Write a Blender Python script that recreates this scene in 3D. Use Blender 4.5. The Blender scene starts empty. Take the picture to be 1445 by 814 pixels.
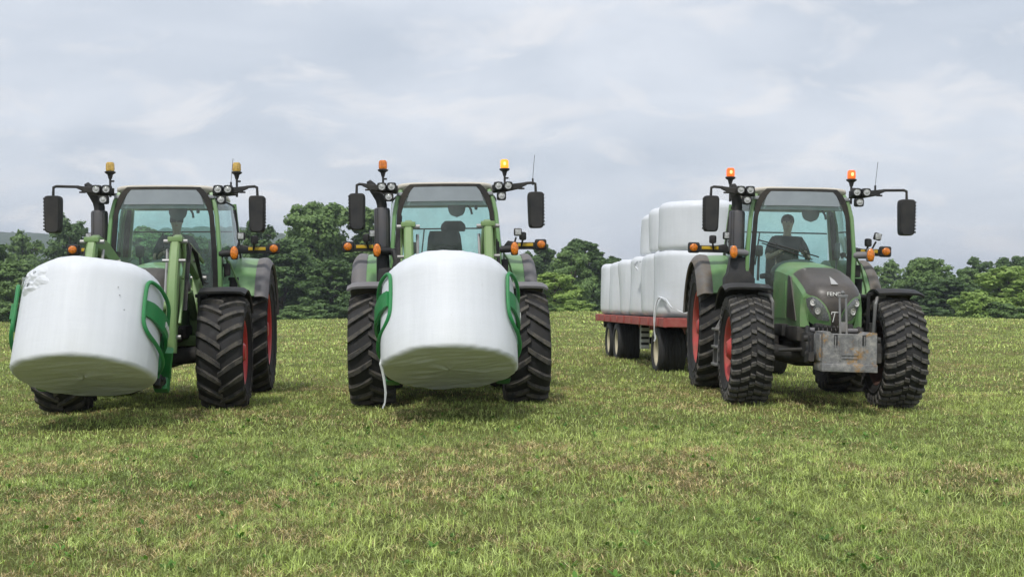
import bpy, bmesh, math, random
import numpy as np
from mathutils import Vector, Matrix, Euler, noise
R = math.radians
PI = math.pi
random.seed(7)
rng = np.random.default_rng(11)
scene = bpy.context.scene
COL = scene.collection

# ------------------------------------------------------------------ helpers
def vlen(v): return math.sqrt(sum(a * a for a in v))

class MB:
    """collects shapes that end up as ONE mesh object"""
    def __init__(s):
        s.v = []; s.f = []; s.m = []
    def add(s, vs, fs, mi=0, M=None):
        o = len(s.v)
        if M is not None:
            vs = [M @ Vector(p) for p in vs]
        s.v += [tuple(p) for p in vs]
        for f in fs:
            s.f.append(tuple(i + o for i in f)); s.m.append(mi)
    def box(s, c, d, rot=None, bev=0.0, mi=0, seg=2):
        bm = bmesh.new()
        bmesh.ops.create_cube(bm, size=1.0)
        bmesh.ops.scale(bm, vec=d, verts=bm.verts)
        if bev > 0:
            bmesh.ops.bevel(bm, geom=list(bm.edges), offset=min(bev, min(d) * .45), segments=seg, profile=.6, affect='EDGES')
        M = Matrix.Translation(c)
        if rot is not None: M = M @ Euler(rot).to_matrix().to_4x4()
        bm.verts.index_update()
        s.add([v.co[:] for v in bm.verts], [[v.index for v in f.verts] for f in bm.faces], mi, M)
        bm.free()
    def hexa(s, pts, mi=0):
        """8 corners: bottom 4 then top 4"""
        s.add(pts, [(3, 2, 1, 0), (4, 5, 6, 7), (0, 1, 5, 4), (1, 2, 6, 5), (2, 3, 7, 6), (3, 0, 4, 7)], mi)
    def tube(s, pts, r, n=8, caps=True, mi=0, closed=False, sx=1.0, sy=1.0, up=None):
        P = [Vector(p) for p in pts]; k = len(P)
        rr = r if isinstance(r, (list, tuple)) else [r] * k
        rings = []
        ref = Vector(up) if up else None
        prev = None
        for i in range(k):
            if closed: t = P[(i + 1) % k] - P[i - 1]
            elif i == 0: t = P[1] - P[0]
            elif i == k - 1: t = P[-1] - P[-2]
            else: t = (P[i + 1] - P[i]).normalized() + (P[i] - P[i - 1]).normalized()
            t.normalize()
            if ref is not None: a = ref - t * ref.dot(t)
            elif prev is None:
                q = Vector((0, 0, 1)) if abs(t.z) < .9 else Vector((0, 1, 0))
                a = q - t * q.dot(t)
            else: a = prev - t * prev.dot(t)
            a.normalize(); prev = a
            b = t.cross(a)
            rings.append([tuple(P[i] + (a * math.cos(2 * PI * j / n) * sx + b * math.sin(2 * PI * j / n) * sy) * rr[i]) for j in range(n)])
        s.loft(rings, caps=caps and not closed, mi=mi, loop=closed)
    def bar(s, pts, w, h, up=(0, 0, 1), mi=0, side=None):
        """rectangular section swept along pts; w across, h along 'up'"""
        P = [Vector(p) for p in pts]; k = len(P); rings = []
        for i in range(k):
            if i == 0: t = P[1] - P[0]
            elif i == k - 1: t = P[-1] - P[-2]
            else: t = (P[i + 1] - P[i]).normalized() + (P[i] - P[i - 1]).normalized()
            t.normalize()
            sd = Vector(side) if side else t.cross(Vector(up))
            sd = (sd - t * sd.dot(t)).normalized()
            u = sd.cross(t).normalized()
            ww = w[i] if isinstance(w, (list, tuple)) else w
            hh = h[i] if isinstance(h, (list, tuple)) else h
            c = min(ww, hh) * .18
            a, b = ww / 2, hh / 2
            loop = [(-a + c, -b), (a - c, -b), (a, -b + c), (a, b - c), (a - c, b), (-a + c, b), (-a, b - c), (-a, -b + c)]
            rings.append([tuple(P[i] + sd * x + u * y) for x, y in loop])
        s.loft(rings, caps=True, mi=mi)
    def loft(s, rings, caps=True, mi=0, loop=False, closed=True):
        n = len(rings[0]); vs = [p for r_ in rings for p in r_]; fs = []
        k = len(rings)
        for i in range(k if loop else k - 1):
            i2 = (i + 1) % k
            for j in range(n if closed else n - 1):
                j2 = (j + 1) % n
                fs.append((i * n + j, i * n + j2, i2 * n + j2, i2 * n + j))
        if caps and not loop:
            fs.append(tuple(range(n))[::-1]); fs.append(tuple((k - 1) * n + j for j in range(n)))
        s.add(vs, fs, mi)
    def lathe(s, prof, n=32, c=(0, 0, 0), axis='x', mi=0, caps=False, M=None):
        """prof: list of (along axis, radius)"""
        rings = []
        for a, r in prof:
            ring = []
            for j in range(n):
                t = 2 * PI * j / n
                if axis == 'x': p = (a, r * math.cos(t), r * math.sin(t))
                elif axis == 'y': p = (r * math.cos(t), a, r * math.sin(t))
                else: p = (r * math.cos(t), r * math.sin(t), a)
                p = Vector(p) + Vector(c)
                if M is not None: p = M @ p
                ring.append(tuple(p))
            rings.append(ring)
        s.loft(rings, caps=caps, mi=mi)
    def ball(s, c, r, n=12, m=8, sc=(1, 1, 1), mi=0):
        pr = [(-math.cos(PI * (i + .02) / (m + .04)), max(1e-4, math.sin(PI * i / m))) for i in range(m + 1)]
        vs0 = len(s.v)
        s.lathe([(a * r, b * r) for a, b in pr], n, axis='z', mi=mi)
        for i in range(vs0, len(s.v)):
            p = s.v[i]; s.v[i] = (p[0] * sc[0] + c[0], p[1] * sc[1] + c[1], p[2] * sc[2] + c[2])
    def sheet(s, fn, nu, nv, th=0.0, mi=0):
        """fn(u,v in 0..1) -> point ; th = thickness towards minus normal"""
        G = [[Vector(fn(i / nu, j / nv)) for i in range(nu + 1)] for j in range(nv + 1)]
        W = nu + 1
        vs = [tuple(p) for row in G for p in row]
        fs = [(j * W + i, j * W + i + 1, (j + 1) * W + i + 1, (j + 1) * W + i) for j in range(nv) for i in range(nu)]
        if th:
            N = []
            for j in range(nv + 1):
                for i in range(nu + 1):
                    a = G[j][min(i + 1, nu)] - G[j][max(i - 1, 0)]
                    b = G[min(j + 1, nv)][i] - G[max(j - 1, 0)][i]
                    nn = a.cross(b)
                    if nn.length > 1e-9: nn.normalize()
                    N.append(nn)
            o = len(vs)
            vs += [tuple(Vector(vs[k]) - N[k] * th) for k in range(o)]
            fs += [tuple(q + o for q in f[::-1]) for f in fs[:]]
            per = [i for i in range(nu)] + [j * W + nu for j in range(nv)] + [nv * W + nu - i for i in range(nu)] + [(nv - j) * W for j in range(nv)]
            for a in range(len(per)):
                p, q = per[a], per[(a + 1) % len(per)]
                fs.append((q, p, p + o, q + o))
        s.add(vs, fs, mi)
    def build(s, name, mats, parent=None, smooth=35, loc=None):
        me = bpy.data.meshes.new(name)
        me.from_pydata(s.v, [], s.f)
        if not isinstance(mats, (list, tuple)): mats = [mats]
        for m in mats: me.materials.append(m)
        if len(mats) > 1: me.polygons.foreach_set('material_index', s.m)
        bm = bmesh.new(); bm.from_mesh(me)
        bmesh.ops.recalc_face_normals(bm, faces=bm.faces)
        bm.to_mesh(me); bm.free()
        if smooth:
            me.polygons.foreach_set('use_smooth', [True] * len(me.polygons))
            me.set_sharp_from_angle(angle=R(smooth))
        me.update()
        o = bpy.data.objects.new(name, me); COL.objects.link(o)
        if parent is not None: o.parent = parent
        if loc is not None: o.location = loc
        return o

def tag(o, label, cat, group=None, kind=None):
    if label: o['label'] = label
    if cat: o['category'] = cat
    if group: o['group'] = group
    if kind: o['kind'] = kind
    return o
def thing(name, label, cat, M=None, group=None):
    o = bpy.data.objects.new(name, None); COL.objects.link(o)
    o.empty_display_size = .3
    if M is not None: o.matrix_world = M
    return tag(o, label, cat, group)

# ------------------------------------------------------------------ materials
def nd(nt, t, **kw):
    n = nt.nodes.new(t)
    for k, v in kw.items():
        if k in n.inputs: n.inputs[k].default_value = v
        else: setattr(n, k, v)
    return n
def lk(nt, a, b): nt.links.new(a, b)
def ramp(nt, fac, stops):
    r = nt.nodes.new('ShaderNodeValToRGB')
    while len(r.color_ramp.elements) < len(stops): r.color_ramp.elements.new(.5)
    for e, (p, c) in zip(r.color_ramp.elements, stops):
        e.position = p; e.color = (c[0], c[1], c[2], 1) if not isinstance(c, (int, float)) else (c, c, c, 1)
    lk(nt, fac, r.inputs[0]); return r.outputs[0]
def mixc(nt, f, a, b, mode='MIX'):
    m = nt.nodes.new('ShaderNodeMix'); m.data_type = 'RGBA'; m.blend_type = mode
    for s, val in ((0, f), (6, a), (7, b)):
        if hasattr(val, 'is_output'): lk(nt, val, m.inputs[s])
        elif isinstance(val, (int, float)): m.inputs[s].default_value = val
        else: m.inputs[s].default_value = (val[0], val[1], val[2], 1)
    return m.outputs[2]
def newmat(name):
    m = bpy.data.materials.new(name); m.use_nodes = True
    nt = m.node_tree; b = nt.nodes['Principled BSDF']
    tc = nt.nodes.new('ShaderNodeTexCoord')
    return m, nt, b, tc
def pm(name, col, rough=.5, metal=0, var=.12, scale=6, dirt=None, damt=.35, dscale=3.0, bump=0, bscale=60, coat=0, spec=.5, low=None):
    """paint / rubber / metal with uneven tone, wear and dust"""
    m, nt, b, tc = newmat(name)
    n1 = nd(nt, 'ShaderNodeTexNoise', Scale=scale, Detail=6, Roughness=.6); lk(nt, tc.outputs['Object'], n1.inputs[0])
    c = ramp(nt, n1.outputs[0], [(.3, [x * (1 - var) for x in col]), (.7, [min(1, x * (1 + var)) for x in col])])
    if dirt:
        n2 = nd(nt, 'ShaderNodeTexNoise', Scale=dscale, Detail=9, Roughness=.72); lk(nt, tc.outputs['Object'], n2.inputs[0])
        f = ramp(nt, n2.outputs[0], [(.42, 0.05 * damt), (.72, damt)])
        c = mixc(nt, f, c, dirt)
        rr = nd(nt, 'ShaderNodeMapRange'); lk(nt, n2.outputs[0], rr.inputs[0])
        rr.inputs[1].default_value = .35; rr.inputs[2].default_value = .7
        rr.inputs[3].default_value = rough; rr.inputs[4].default_value = min(1, rough + .3)
        lk(nt, rr.outputs[0], b.inputs['Roughness'])
    else: b.inputs['Roughness'].default_value = rough
    lk(nt, c, b.inputs['Base Color'])
    b.inputs['Metallic'].default_value = metal
    b.inputs['Specular IOR Level'].default_value = spec
    if coat: b.inputs['Coat Weight'].default_value = coat; b.inputs['Coat Roughness'].default_value = .12
    if bump:
        n3 = nd(nt, 'ShaderNodeTexNoise', Scale=bscale, Detail=4); lk(nt, tc.outputs['Object'], n3.inputs[0])
        bp = nd(nt, 'ShaderNodeBump', Strength=bump, Distance=.01); lk(nt, n3.outputs[0], bp.inputs['Height'])
        lk(nt, bp.outputs[0], b.inputs['Normal'])
    return m
DUST = (.23, .19, .13)
M = {}
M['green'] = pm('green_paint', (.16, .33, .12), .32, var=.06, dirt=(.24, .25, .16), damt=.38, coat=.4)
M['green_dusty'] = pm('dusty_green_paint', (.145, .30, .11), .36, var=.08, dirt=(.27, .25, .17), damt=.5, coat=.25)
M['loader'] = pm('loader_green_paint', (.17, .285, .10), .4, var=.07, dirt=(.24, .24, .15), damt=.4)
M['grab'] = pm('bright_green_paint', (.012, .235, .062), .35, var=.1, dirt=(.08, .14, .06), damt=.45, coat=.3)
M['cream'] = pm('cream_roof_paint', (.62, .58, .50), .35, var=.05, dirt=(.4, .35, .25), damt=.3)
M['black'] = pm('black_plastic', (.018, .019, .021), .48, var=.2, dirt=DUST, damt=.14, spec=.4)
M['black_matt'] = pm('black_rubber_parts', (.016, .016, .017), .75, var=.2, dirt=DUST, damt=.2)
M['chassis'] = pm('dark_chassis', (.017, .018, .019), .6, var=.3, dirt=(.12, .1, .075), damt=.5, bump=.3)
M['grey'] = pm('grey_plastic', (.175, .17, .18), .55, var=.08, dirt=DUST, damt=.3)
M['grey_muddy'] = pm('muddy_grey_plastic', (.16, .155, .15), .65, var=.1, dirt=(.17, .13, .085), damt=.95, dscale=5)
M['steel'] = pm('bare_steel', (.42, .42, .42), .38, .8, var=.15, dirt=(.2, .15, .1), damt=.5)
M['galv'] = pm('grey_step_metal', (.2, .205, .21), .5, .3, var=.15, dirt=DUST, damt=.5)
M['red'] = pm('red_rim_paint', (.66, .04, .042), .38, var=.1, dirt=(.3, .09, .07), damt=.45, coat=.2)
M['rim_mud_shade'] = pm('shaded_muddy_rim', (.12, .055, .042), .8, var=.3, dirt=(.09, .07, .05), damt=.9, dscale=6)  # mud on the inward rim face, with its shade put into the colour
M['red_muddy'] = pm('muddy_rim_paint', (.52, .05, .048), .5, var=.15, dirt=(.2, .12, .08), damt=.85, dscale=6)
M['rubber'] = pm('tyre_rubber', (.017, .017, .018), .7, var=.25, dirt=(.07, .062, .05), damt=.28, dscale=7, bump=.25, bscale=40)
M['lug'] = pm('worn_tyre_lugs', (.03, .03, .031), .75, var=.3, dirt=(.18, .16, .125), damt=.8, dscale=9, bump=.5, bscale=50)
M['lug_grey'] = pm('dry_tyre_blocks', (.05, .05, .051), .8, var=.35, dirt=(.21, .19, .155), damt=.85, dscale=14, bump=.5, bscale=60)
M['seat'] = pm('dark_seat_cloth', (.045, .047, .052), .85, var=.15, bump=.3, bscale=200)
M['liner'] = pm('grey_roof_lining', (.34, .36, .38), .8, var=.08)
M['strip'] = pm('grey_glare_strip', (.25, .28, .30), .25, var=.06)  # pale grey that stands in for sky glare on the windscreen
M['interior'] = pm('cab_trim', (.07, .072, .076), .7, var=.12)
M['cream_rim'] = pm('cream_wheel_paint', (.55, .5, .36), .5, var=.1, dirt=(.25, .2, .12), damt=.6)
M['trail_red'] = pm('faded_red_frame', (.36, .06, .055), .6, var=.2, dirt=(.3, .2, .15), damt=.6, dscale=6)
M['skin'] = pm('skin', (.62, .42, .32), .55, var=.06)
M['shirt'] = pm('dark_cotton', (.035, .037, .045), .9, var=.15)
M['shirt_grey'] = pm('grey_cotton', (.07, .075, .082), .9, var=.15)
M['jeans'] = pm('denim', (.05, .065, .1), .9, var=.15)
M['hair'] = pm('dark_hair', (.025, .018, .013), .7, var=.2)
M['cap'] = pm('cap_cloth', (.03, .032, .035), .85, var=.1)
M['white_mark'] = pm('white_lettering', (.75, .76, .74), .4, var=.05, dirt=(.4, .38, .3), damt=.4)
M['silver'] = pm('silver_emblem', (.6, .6, .58), .3, .6, var=.1, dirt=(.3, .26, .2), damt=.4)
M['yellow'] = pm('yellow_reflector', (.55, .36, .02), .35, var=.1)
M['brown_bush'] = pm('wire', (.5, .5, .48), .4, .5)

def mat_glass(name, tint, refl=.1):
    m, nt, b, tc = newmat(name)
    nt.nodes.remove(b)
    out = nt.nodes['Material Output']
    tr = nd(nt, 'ShaderNodeBsdfTransparent'); tr.inputs[0].default_value = (*tint, 1)
    gl = nd(nt, 'ShaderNodeBsdfGlossy', Roughness=.02); gl.inputs[0].default_value = (.9, .95, .95, 1)
    n = nd(nt, 'ShaderNodeTexNoise', Scale=2.2, Detail=6, Roughness=.7); lk(nt, tc.outputs['Object'], n.inputs[0])
    df = nd(nt, 'ShaderNodeBsdfDiffuse'); df.inputs[0].default_value = (.42, .45, .43, 1)
    fr = nd(nt, 'ShaderNodeFresnel', IOR=1.38)
    mx = nd(nt, 'ShaderNodeMixShader'); lk(nt, fr.outputs[0], mx.inputs[0]); lk(nt, tr.outputs[0], mx.inputs[1]); lk(nt, gl.outputs[0], mx.inputs[2])
    dirt = nd(nt, 'ShaderNodeMapRange'); lk(nt, n.outputs[0], dirt.inputs[0])  # uneven pale film: dirty glass plus a painted veil of reflected light
    dirt.inputs[1].default_value = .35; dirt.inputs[2].default_value = .75; dirt.inputs[3].default_value = refl * .5; dirt.inputs[4].default_value = refl * 1.8
    m2 = nd(nt, 'ShaderNodeMixShader'); lk(nt, dirt.outputs[0], m2.inputs[0]); lk(nt, mx.outputs[0], m2.inputs[1]); lk(nt, df.outputs[0], m2.inputs[2])
    lk(nt, m2.outputs[0], out.inputs[0])
    return m
M['glass'] = mat_glass('tinted_cab_glass', (.77, .985, .94), .15)
M['glass_clear'] = mat_glass('side_glass', (.80, .93, .92), .16)
def mat_lamp(name, col, emit=0, rough=.2):
    m, nt, b, tc = newmat(name)
    v = nd(nt, 'ShaderNodeTexVoronoi', Scale=45); lk(nt, tc.outputs['Object'], v.inputs[0])
    c = ramp(nt, v.outputs[0], [(0, [x * 1.15 for x in col]), (.8, [x * .6 for x in col])])
    lk(nt, c, b.inputs['Base Color']); b.inputs['Roughness'].default_value = rough
    b.inputs['Coat Weight'].default_value = .6
    if emit:
        b.inputs['Emission Color'].default_value = (*col, 1); b.inputs['Emission Strength'].default_value = emit
    return m
M['amber'] = mat_lamp('amber_lens', (.85, .24, .015))
M['amber_on'] = mat_lamp('lit_amber_lens', (1, .33, .02), 1.0)
M['amber_core'] = mat_lamp('beacon_flash', (1, .55, .15), 2.0)
M['amber_red'] = mat_lamp('lit_red_amber_lens', (.95, .16, .02), .6)
M['amber_pale'] = mat_lamp('pale_amber_lens', (.72, .47, .1))
M['lens'] = mat_lamp('clear_lens', (.55, .56, .56), 0, .12)
M['headlight'] = mat_lamp('headlight_glass', (.16, .17, .165), 0, .08)

def mat_mesh(name, col, hole, scale, rough=.5):
    m, nt, b, tc = newmat(name)
    v = nd(nt, 'ShaderNodeTexVoronoi', Scale=scale); v.inputs['Randomness'].default_value = .15
    lk(nt, tc.outputs['Object'], v.inputs[0])
    c = ramp(nt, v.outputs[0], [(.28, hole), (.4, col)])
    n = nd(nt, 'ShaderNodeTexNoise', Scale=5, Detail=8, Roughness=.7); lk(nt, tc.outputs['Object'], n.inputs[0])
    c = mixc(nt, ramp(nt, n.outputs[0], [(.4, 0), (.75, .45)]), c, (.13, .105, .08))
    lk(nt, c, b.inputs['Base Color']); b.inputs['Roughness'].default_value = rough
    return m
M['shield'] = mat_mesh('perforated_shield', (.085, .085, .095), (.006, .006, .006), 34)
M['grille'] = mat_mesh('grille_mesh', (.078, .070, .063), (.016, .015, .014), 80, .4)

def mat_film(name, seed, tint=(.685, .71, .75)):
    m, nt, b, tc = newmat(name)
    mp = nd(nt, 'ShaderNodeMapping'); lk(nt, tc.outputs['Object'], mp.inputs[0]); mp.inputs['Scale'].default_value = (7, 7, .55); mp.inputs['Location'].default_value = (seed, seed * .7, 0)
    n1 = nd(nt, 'ShaderNodeTexNoise', Scale=2.2, Detail=6, Roughness=.6); lk(nt, mp.outputs[0], n1.inputs[0])
    mp2 = nd(nt, 'ShaderNodeMapping'); lk(nt, tc.outputs['Object'], mp2.inputs[0]); mp2.inputs['Rotation'].default_value = (.3, .5, seed); mp2.inputs['Scale'].default_value = (1, 1, 5)
    n2 = nd(nt, 'ShaderNodeTexNoise', Scale=2.6, Detail=5, Roughness=.65); lk(nt, mp2.outputs[0], n2.inputs[0])
    n3 = nd(nt, 'ShaderNodeTexNoise', Scale=1.3, Detail=3); lk(nt, tc.outputs['Object'], n3.inputs[0])
    c = ramp(nt, n1.outputs[0], [(.3, [x * .955 for x in tint]), (.55, tint), (.8, [min(1, x * 1.03) for x in tint])])
    c = mixc(nt, ramp(nt, n3.outputs[0], [(.5, 0), (.8, .12)]), c, (.62, .64, .6))
    wv = nd(nt, 'ShaderNodeTexWave', Scale=1.45, Distortion=1.5, Detail=2); wv.wave_profile = 'SAW'; wv.bands_direction = 'Z'
    mp3 = nd(nt, 'ShaderNodeMapping'); lk(nt, tc.outputs['Object'], mp3.inputs[0]); mp3.inputs['Rotation'].default_value = (.22, .1, seed); lk(nt, mp3.outputs[0], wv.inputs[0])
    c = mixc(nt, ramp(nt, wv.outputs[0], [(.0, 0), (.9, .06), (1, .10)]), c, [x * .8 for x in tint])
    sp = nd(nt, 'ShaderNodeTexNoise', Scale=26, Detail=3, Roughness=.6); lk(nt, tc.outputs['Object'], sp.inputs[0])
    c = mixc(nt, ramp(nt, sp.outputs[0], [(.70, 0), (.76, .5)]), c, (.42, .42, .36))
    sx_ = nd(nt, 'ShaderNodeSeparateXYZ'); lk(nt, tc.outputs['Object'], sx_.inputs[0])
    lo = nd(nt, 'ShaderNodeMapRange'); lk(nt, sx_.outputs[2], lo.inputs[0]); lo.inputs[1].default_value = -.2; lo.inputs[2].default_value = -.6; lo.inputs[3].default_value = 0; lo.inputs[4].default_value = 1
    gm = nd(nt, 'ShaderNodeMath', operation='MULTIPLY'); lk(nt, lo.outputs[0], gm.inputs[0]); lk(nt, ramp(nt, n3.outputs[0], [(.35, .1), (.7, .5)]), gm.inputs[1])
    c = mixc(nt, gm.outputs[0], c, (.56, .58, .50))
    lk(nt, c, b.inputs['Base Color'])
    b.inputs['Roughness'].default_value = .46; b.inputs['Specular IOR Level'].default_value = .32
    ad = nd(nt, 'ShaderNodeMath', operation='ADD'); lk(nt, n1.outputs[0], ad.inputs[0]); lk(nt, n2.outputs[0], ad.inputs[1])
    ad2 = nd(nt, 'ShaderNodeMath', operation='MULTIPLY_ADD'); lk(nt, wv.outputs[0], ad2.inputs[0]); ad2.inputs[1].default_value = .35; lk(nt, ad.outputs[0], ad2.inputs[2])
    bp = nd(nt, 'ShaderNodeBump', Strength=.14, Distance=.02); lk(nt, ad2.outputs[0], bp.inputs['Height']); lk(nt, bp.outputs[0], b.inputs['Normal'])
    return m
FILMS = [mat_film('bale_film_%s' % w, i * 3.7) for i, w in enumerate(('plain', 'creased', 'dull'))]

# ------------------------------------------------------------------ terrain
def interp(x, xs, ys):
    return np.interp(x, xs, ys)
CAM_Z = 1.215
F_PX = 1590.0
HOR = 430.0
def sstep(a, b, x):
    t = np.clip((x - a) / (b - a), 0, 1); return t * t * (3 - 2 * t)
def cubic(x, xs, ys):
    """smooth interpolation of a table"""
    x = np.asarray(x, float); xs = np.asarray(xs, float); ys = np.asarray(ys, float)
    i = np.clip(np.searchsorted(xs, x) - 1, 0, len(xs) - 2)
    h = xs[i + 1] - xs[i]; t = np.clip((x - xs[i]) / h, 0, 1)
    sl = np.gradient(ys, xs)
    h00 = 2 * t**3 - 3 * t**2 + 1; h10 = t**3 - 2 * t**2 + t; h01 = -2 * t**3 + 3 * t**2; h11 = t**3 - t**2
    return h00 * ys[i] + h10 * h * sl[i] + h01 * ys[i + 1] + h11 * h * sl[i + 1]
NX = [-30, -9, -6, -4.5, -2, 0, 2, 4, 6, 9, 30]
NZ = [-.16, -.12, -.088, -.067, -.03, 0, .0, -.055, -.115, -.14, -.16]
CREST_PX = np.array([-1500, -400, 0, 440, 640, 800, 1000, 1310, 1445, 2000, 3000], float)
CREST_PY = np.array([462, 458, 455, 451, 446, 440, 442, 447, 451, 456, 460], float)
CR_Y = 95.0
CRX = (CREST_PX - 722.5) / F_PX * CR_Y
CRZ = CAM_Z - (CREST_PY - HOR) / F_PX * CR_Y
def terrain(x, y):
    x = np.asarray(x, float); y = np.asarray(y, float)
    near = cubic(x, NX, NZ)
    kx = x * CR_Y / np.maximum(y, 40)
    far = cubic(kx, CRX, CRZ)
    a = sstep(26, 95, y)
    z = near * (1 - a) + far * a
    z = z - np.clip(y - 96, 0, 130) * .035
    z = z + .012 * np.sin(x * .9 + 1.3 * np.sin(y * .35)) * np.sin(y * .8 + .5 * x) * np.clip((y - 3) / 3, 0, 1)
    return z
def tz(x, y): return float(terrain(x, y))
def at(px, dep, py=None):
    """ground-plane position seen at a picture column at a depth (used to lay out the far trees)"""
    return (px - 722.5) / F_PX * dep
# ------------------------------------------------------------------ wheels
def tyre_parts(Rt, W, rim_r, style, flip):
    """carcass + lugs in one mesh (two materials); axle along x"""
    b = MB(); hl = .045 if style == 'ag' else .034
    hw = W / 2
    def rs(x): return Rt - hl - .04 * (abs(x) / hw) ** 2.6
    prof = [(-hw * .72, rim_r - .015), (-hw * .86, rim_r + .01), (-hw * .97, rim_r + (Rt - rim_r) * .35), (-hw, rim_r + (Rt - rim_r) * .6), (-hw * .985, Rt - hl - .05)]
    xs = [-.93, -.8, -.5, -.2, .2, .5, .8, .93]
    prof = prof + [(x * hw, rs(x * hw)) for x in xs] + [(-a, r) for a, r in prof[::-1]]
    b.lathe(prof, 72)
    # sidewall rings
    for sx in (-1, 1):
        for rr in (.32, .62):
            r0 = rim_r + (Rt - rim_r) * rr
            xx = sx * hw * (.975 if rr < .5 else 1.0)
            b.lathe([(xx - sx * .004, r0 - .012), (xx + sx * .007, r0), (xx - sx * .004, r0 + .012)], 64)
    def lug(x0, x1, ph0, slope, w0, w1, h, wrap):
        n = 7; rows = []
        for i in range(n + (1 if wrap else 0)):
            t = min(1, i / (n - 1)); last = i == n
            x = x0 + (x1 - x0) * t; tt = abs(x - x0)
            ph = ph0 + slope * (tt * (1 - .12 * tt / abs(x1 - x0))) / Rt
            w = w0 + (w1 - w0) * t
            rb = rs(x) - .012; rt = rs(x) + h
            xo = x
            if last: rb -= .075; rt = rb + .02; xo = x + math.copysign(.012, x1)
            elif t > .98: rt -= .008; xo = x + math.copysign(.006, x1)
            hwid = w / 2 / Rt
            row = []
            for (r, dp) in ((rb, -hwid * 1.25), (rt, -hwid * .85), (rt, hwid * .85), (rb, hwid * 1.25)):
                row.append((xo if r == rt else x, r * math.cos(ph + dp), r * math.sin(ph + dp)))
            rows.append(row)
        b.loft(rows, caps=True, mi=1)
    if style == 'ag':
        n = max(15, int(round(2 * PI * Rt / .235)))
        for k in range(n):
            for sx in (-1, 1):
                ph = 2 * PI * (k + (0 if sx > 0 else .5)) / n
                lug(-sx * .018, sx * hw * .985, ph, flip * .78, .058, .075, hl, True)
    else:
        n = 31
        for k in range(n):
            for sx in (-1, 1):
                ph = 2 * PI * (k + (0 if sx > 0 else .5)) / n + rng.uniform(-.004, .004)
                lug(sx * hw * .16, sx * hw * .54, ph, flip * .60, .046, .052, hl * .95, False)
                lug(sx * hw * .60, sx * hw * 1.0, ph + flip * .55 * hw * .46 / Rt + .004, flip * .34, .052, .060, hl, True)
            ph = 2 * PI * (k + .25) / n
            lug(-hw * .11, hw * .11, ph, flip * .3 * (1 if k % 2 else -1), .05, .05, hl * .85, False)
    return b
def rim_mesh(rim_r, W, side, flip_dish):
    """wheel disc, outside face towards side*x"""
    b = MB(); hw = W / 2; s = side
    d = .10 if flip_dish else .05
    prof = [(s * hw * .80, rim_r + .012), (s * hw * .84, rim_r - .005), (s * hw * .80, rim_r - .03), (s * (hw * .66), rim_r - .05), (s * (hw * .5), rim_r - .07),
            (s * (hw * .42), rim_r - .09), (s * (hw * .42 - .02), rim_r * .62), (s * (hw * .42 + d * .4), rim_r * .48), (s * (hw * .42 + d * .4), .001)]
    b.lathe(prof, 48)
    b.lathe([(-s * hw * .80, rim_r + .012), (-s * hw * .84, rim_r - .005), (-s * hw * .78, rim_r - .035), (-s * hw * .3, rim_r - .07), (s * hw * .42, rim_r - .09)], 48)
    return b
HUB_CACHE = {}
def make_wheel(parent, x, y, Rt, W, rim_r, style, flip, rim_mat, kind, spin=0):
    side = 1 if x > 0 else -1
    key = (kind, Rt, W, style, flip, side, rim_mat.name)
    if key not in HUB_CACHE:
        rm = rim_mesh(rim_r, W, side, kind == 'rear_wheel')
        w = rm.build(kind, rim_mat, parent)
        t = tyre_parts(Rt, W, rim_r, style, flip).build('tyre', [M['rubber'], M['lug'] if style == 'ag' else M['lug_grey']], w, smooth=40)
        h = MB(); xo = side * (W / 2 * .42 + .03)
        h.lathe([(xo, .15), (xo + side * .05, .14), (xo + side * .1, .09), (xo + side * .11, .001)], 24)
        for k in range(10):
            a = 2 * PI * k / 10
            h.lathe([(xo, .016), (xo + side * .03, .016), (xo + side * .034, .001)], 6, c=(0, .19 * math.cos(a), .19 * math.sin(a)), mi=1)
        hb = h.build('hub', [rim_mat, M['steel']], w)
        HUB_CACHE[key] = (w.data, t.data, hb.data)
    else:
        d = HUB_CACHE[key]
        w = bpy.data.objects.new(kind, d[0]); COL.objects.link(w); w.parent = parent
        for nm, dd in (('tyre', d[1]), ('hub', d[2])):
            o = bpy.data.objects.new(nm, dd); COL.objects.link(o); o.parent = w
    w.location = (x, y, Rt - .025)
    w.rotation_euler = (spin, 0, 0)
    return w

# ------------------------------------------------------------------ hood surface
HP = [(-.78, .98), (-.83, 1.10), (-.845, 1.22), (-.83, 1.34), (-.785, 1.44), (-.68, 1.525), (-.42, 1.615), (-.05, 1.705), (.4, 1.775), (.9, 1.825), (1.22, 1.845)]
HWD = [.31, .345, .37, .39, .405, .415, .425, .425, .42, .41, .40]
HD = [.17, .18, .19, .19, .18, .165, .15, .14, .13, .13, .13]
def cr(tab, t):
    n = len(tab) - 1; i = min(max(int(math.floor(t)), 0), n - 1); f = t - i
    p = [tab[max(i - 1, 0)], tab[i], tab[i + 1], tab[min(i + 2, n)]]
    def one(a, b_, c, d): return .5 * (2 * b_ + (c - a) * f + (2 * a - 5 * b_ + 4 * c - d) * f * f + (3 * b_ - a - 3 * c + d) * f ** 3)
    if isinstance(tab[0], tuple): return tuple(one(*[q[k] for q in p]) for k in range(len(tab[0])))
    return one(*p)
def hood_n(t):
    a = cr(HP, max(0, t - .15)); c = cr(HP, min(len(HP) - 1, t + .15))
    dy, dz = c[0] - a[0], c[1] - a[1]; l = math.hypot(dy, dz)
    return (-dz / l, dy / l)
def hood(u, t, off=0.0):
    y, z = cr(HP, t); w = cr(HWD, t); d = cr(HD, t); ny, nz = hood_n(t)
    a = abs(u)
    o = -d * (a ** 4.2) + off
    return (w * u, y + ny * o, z + nz * o)
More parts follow.
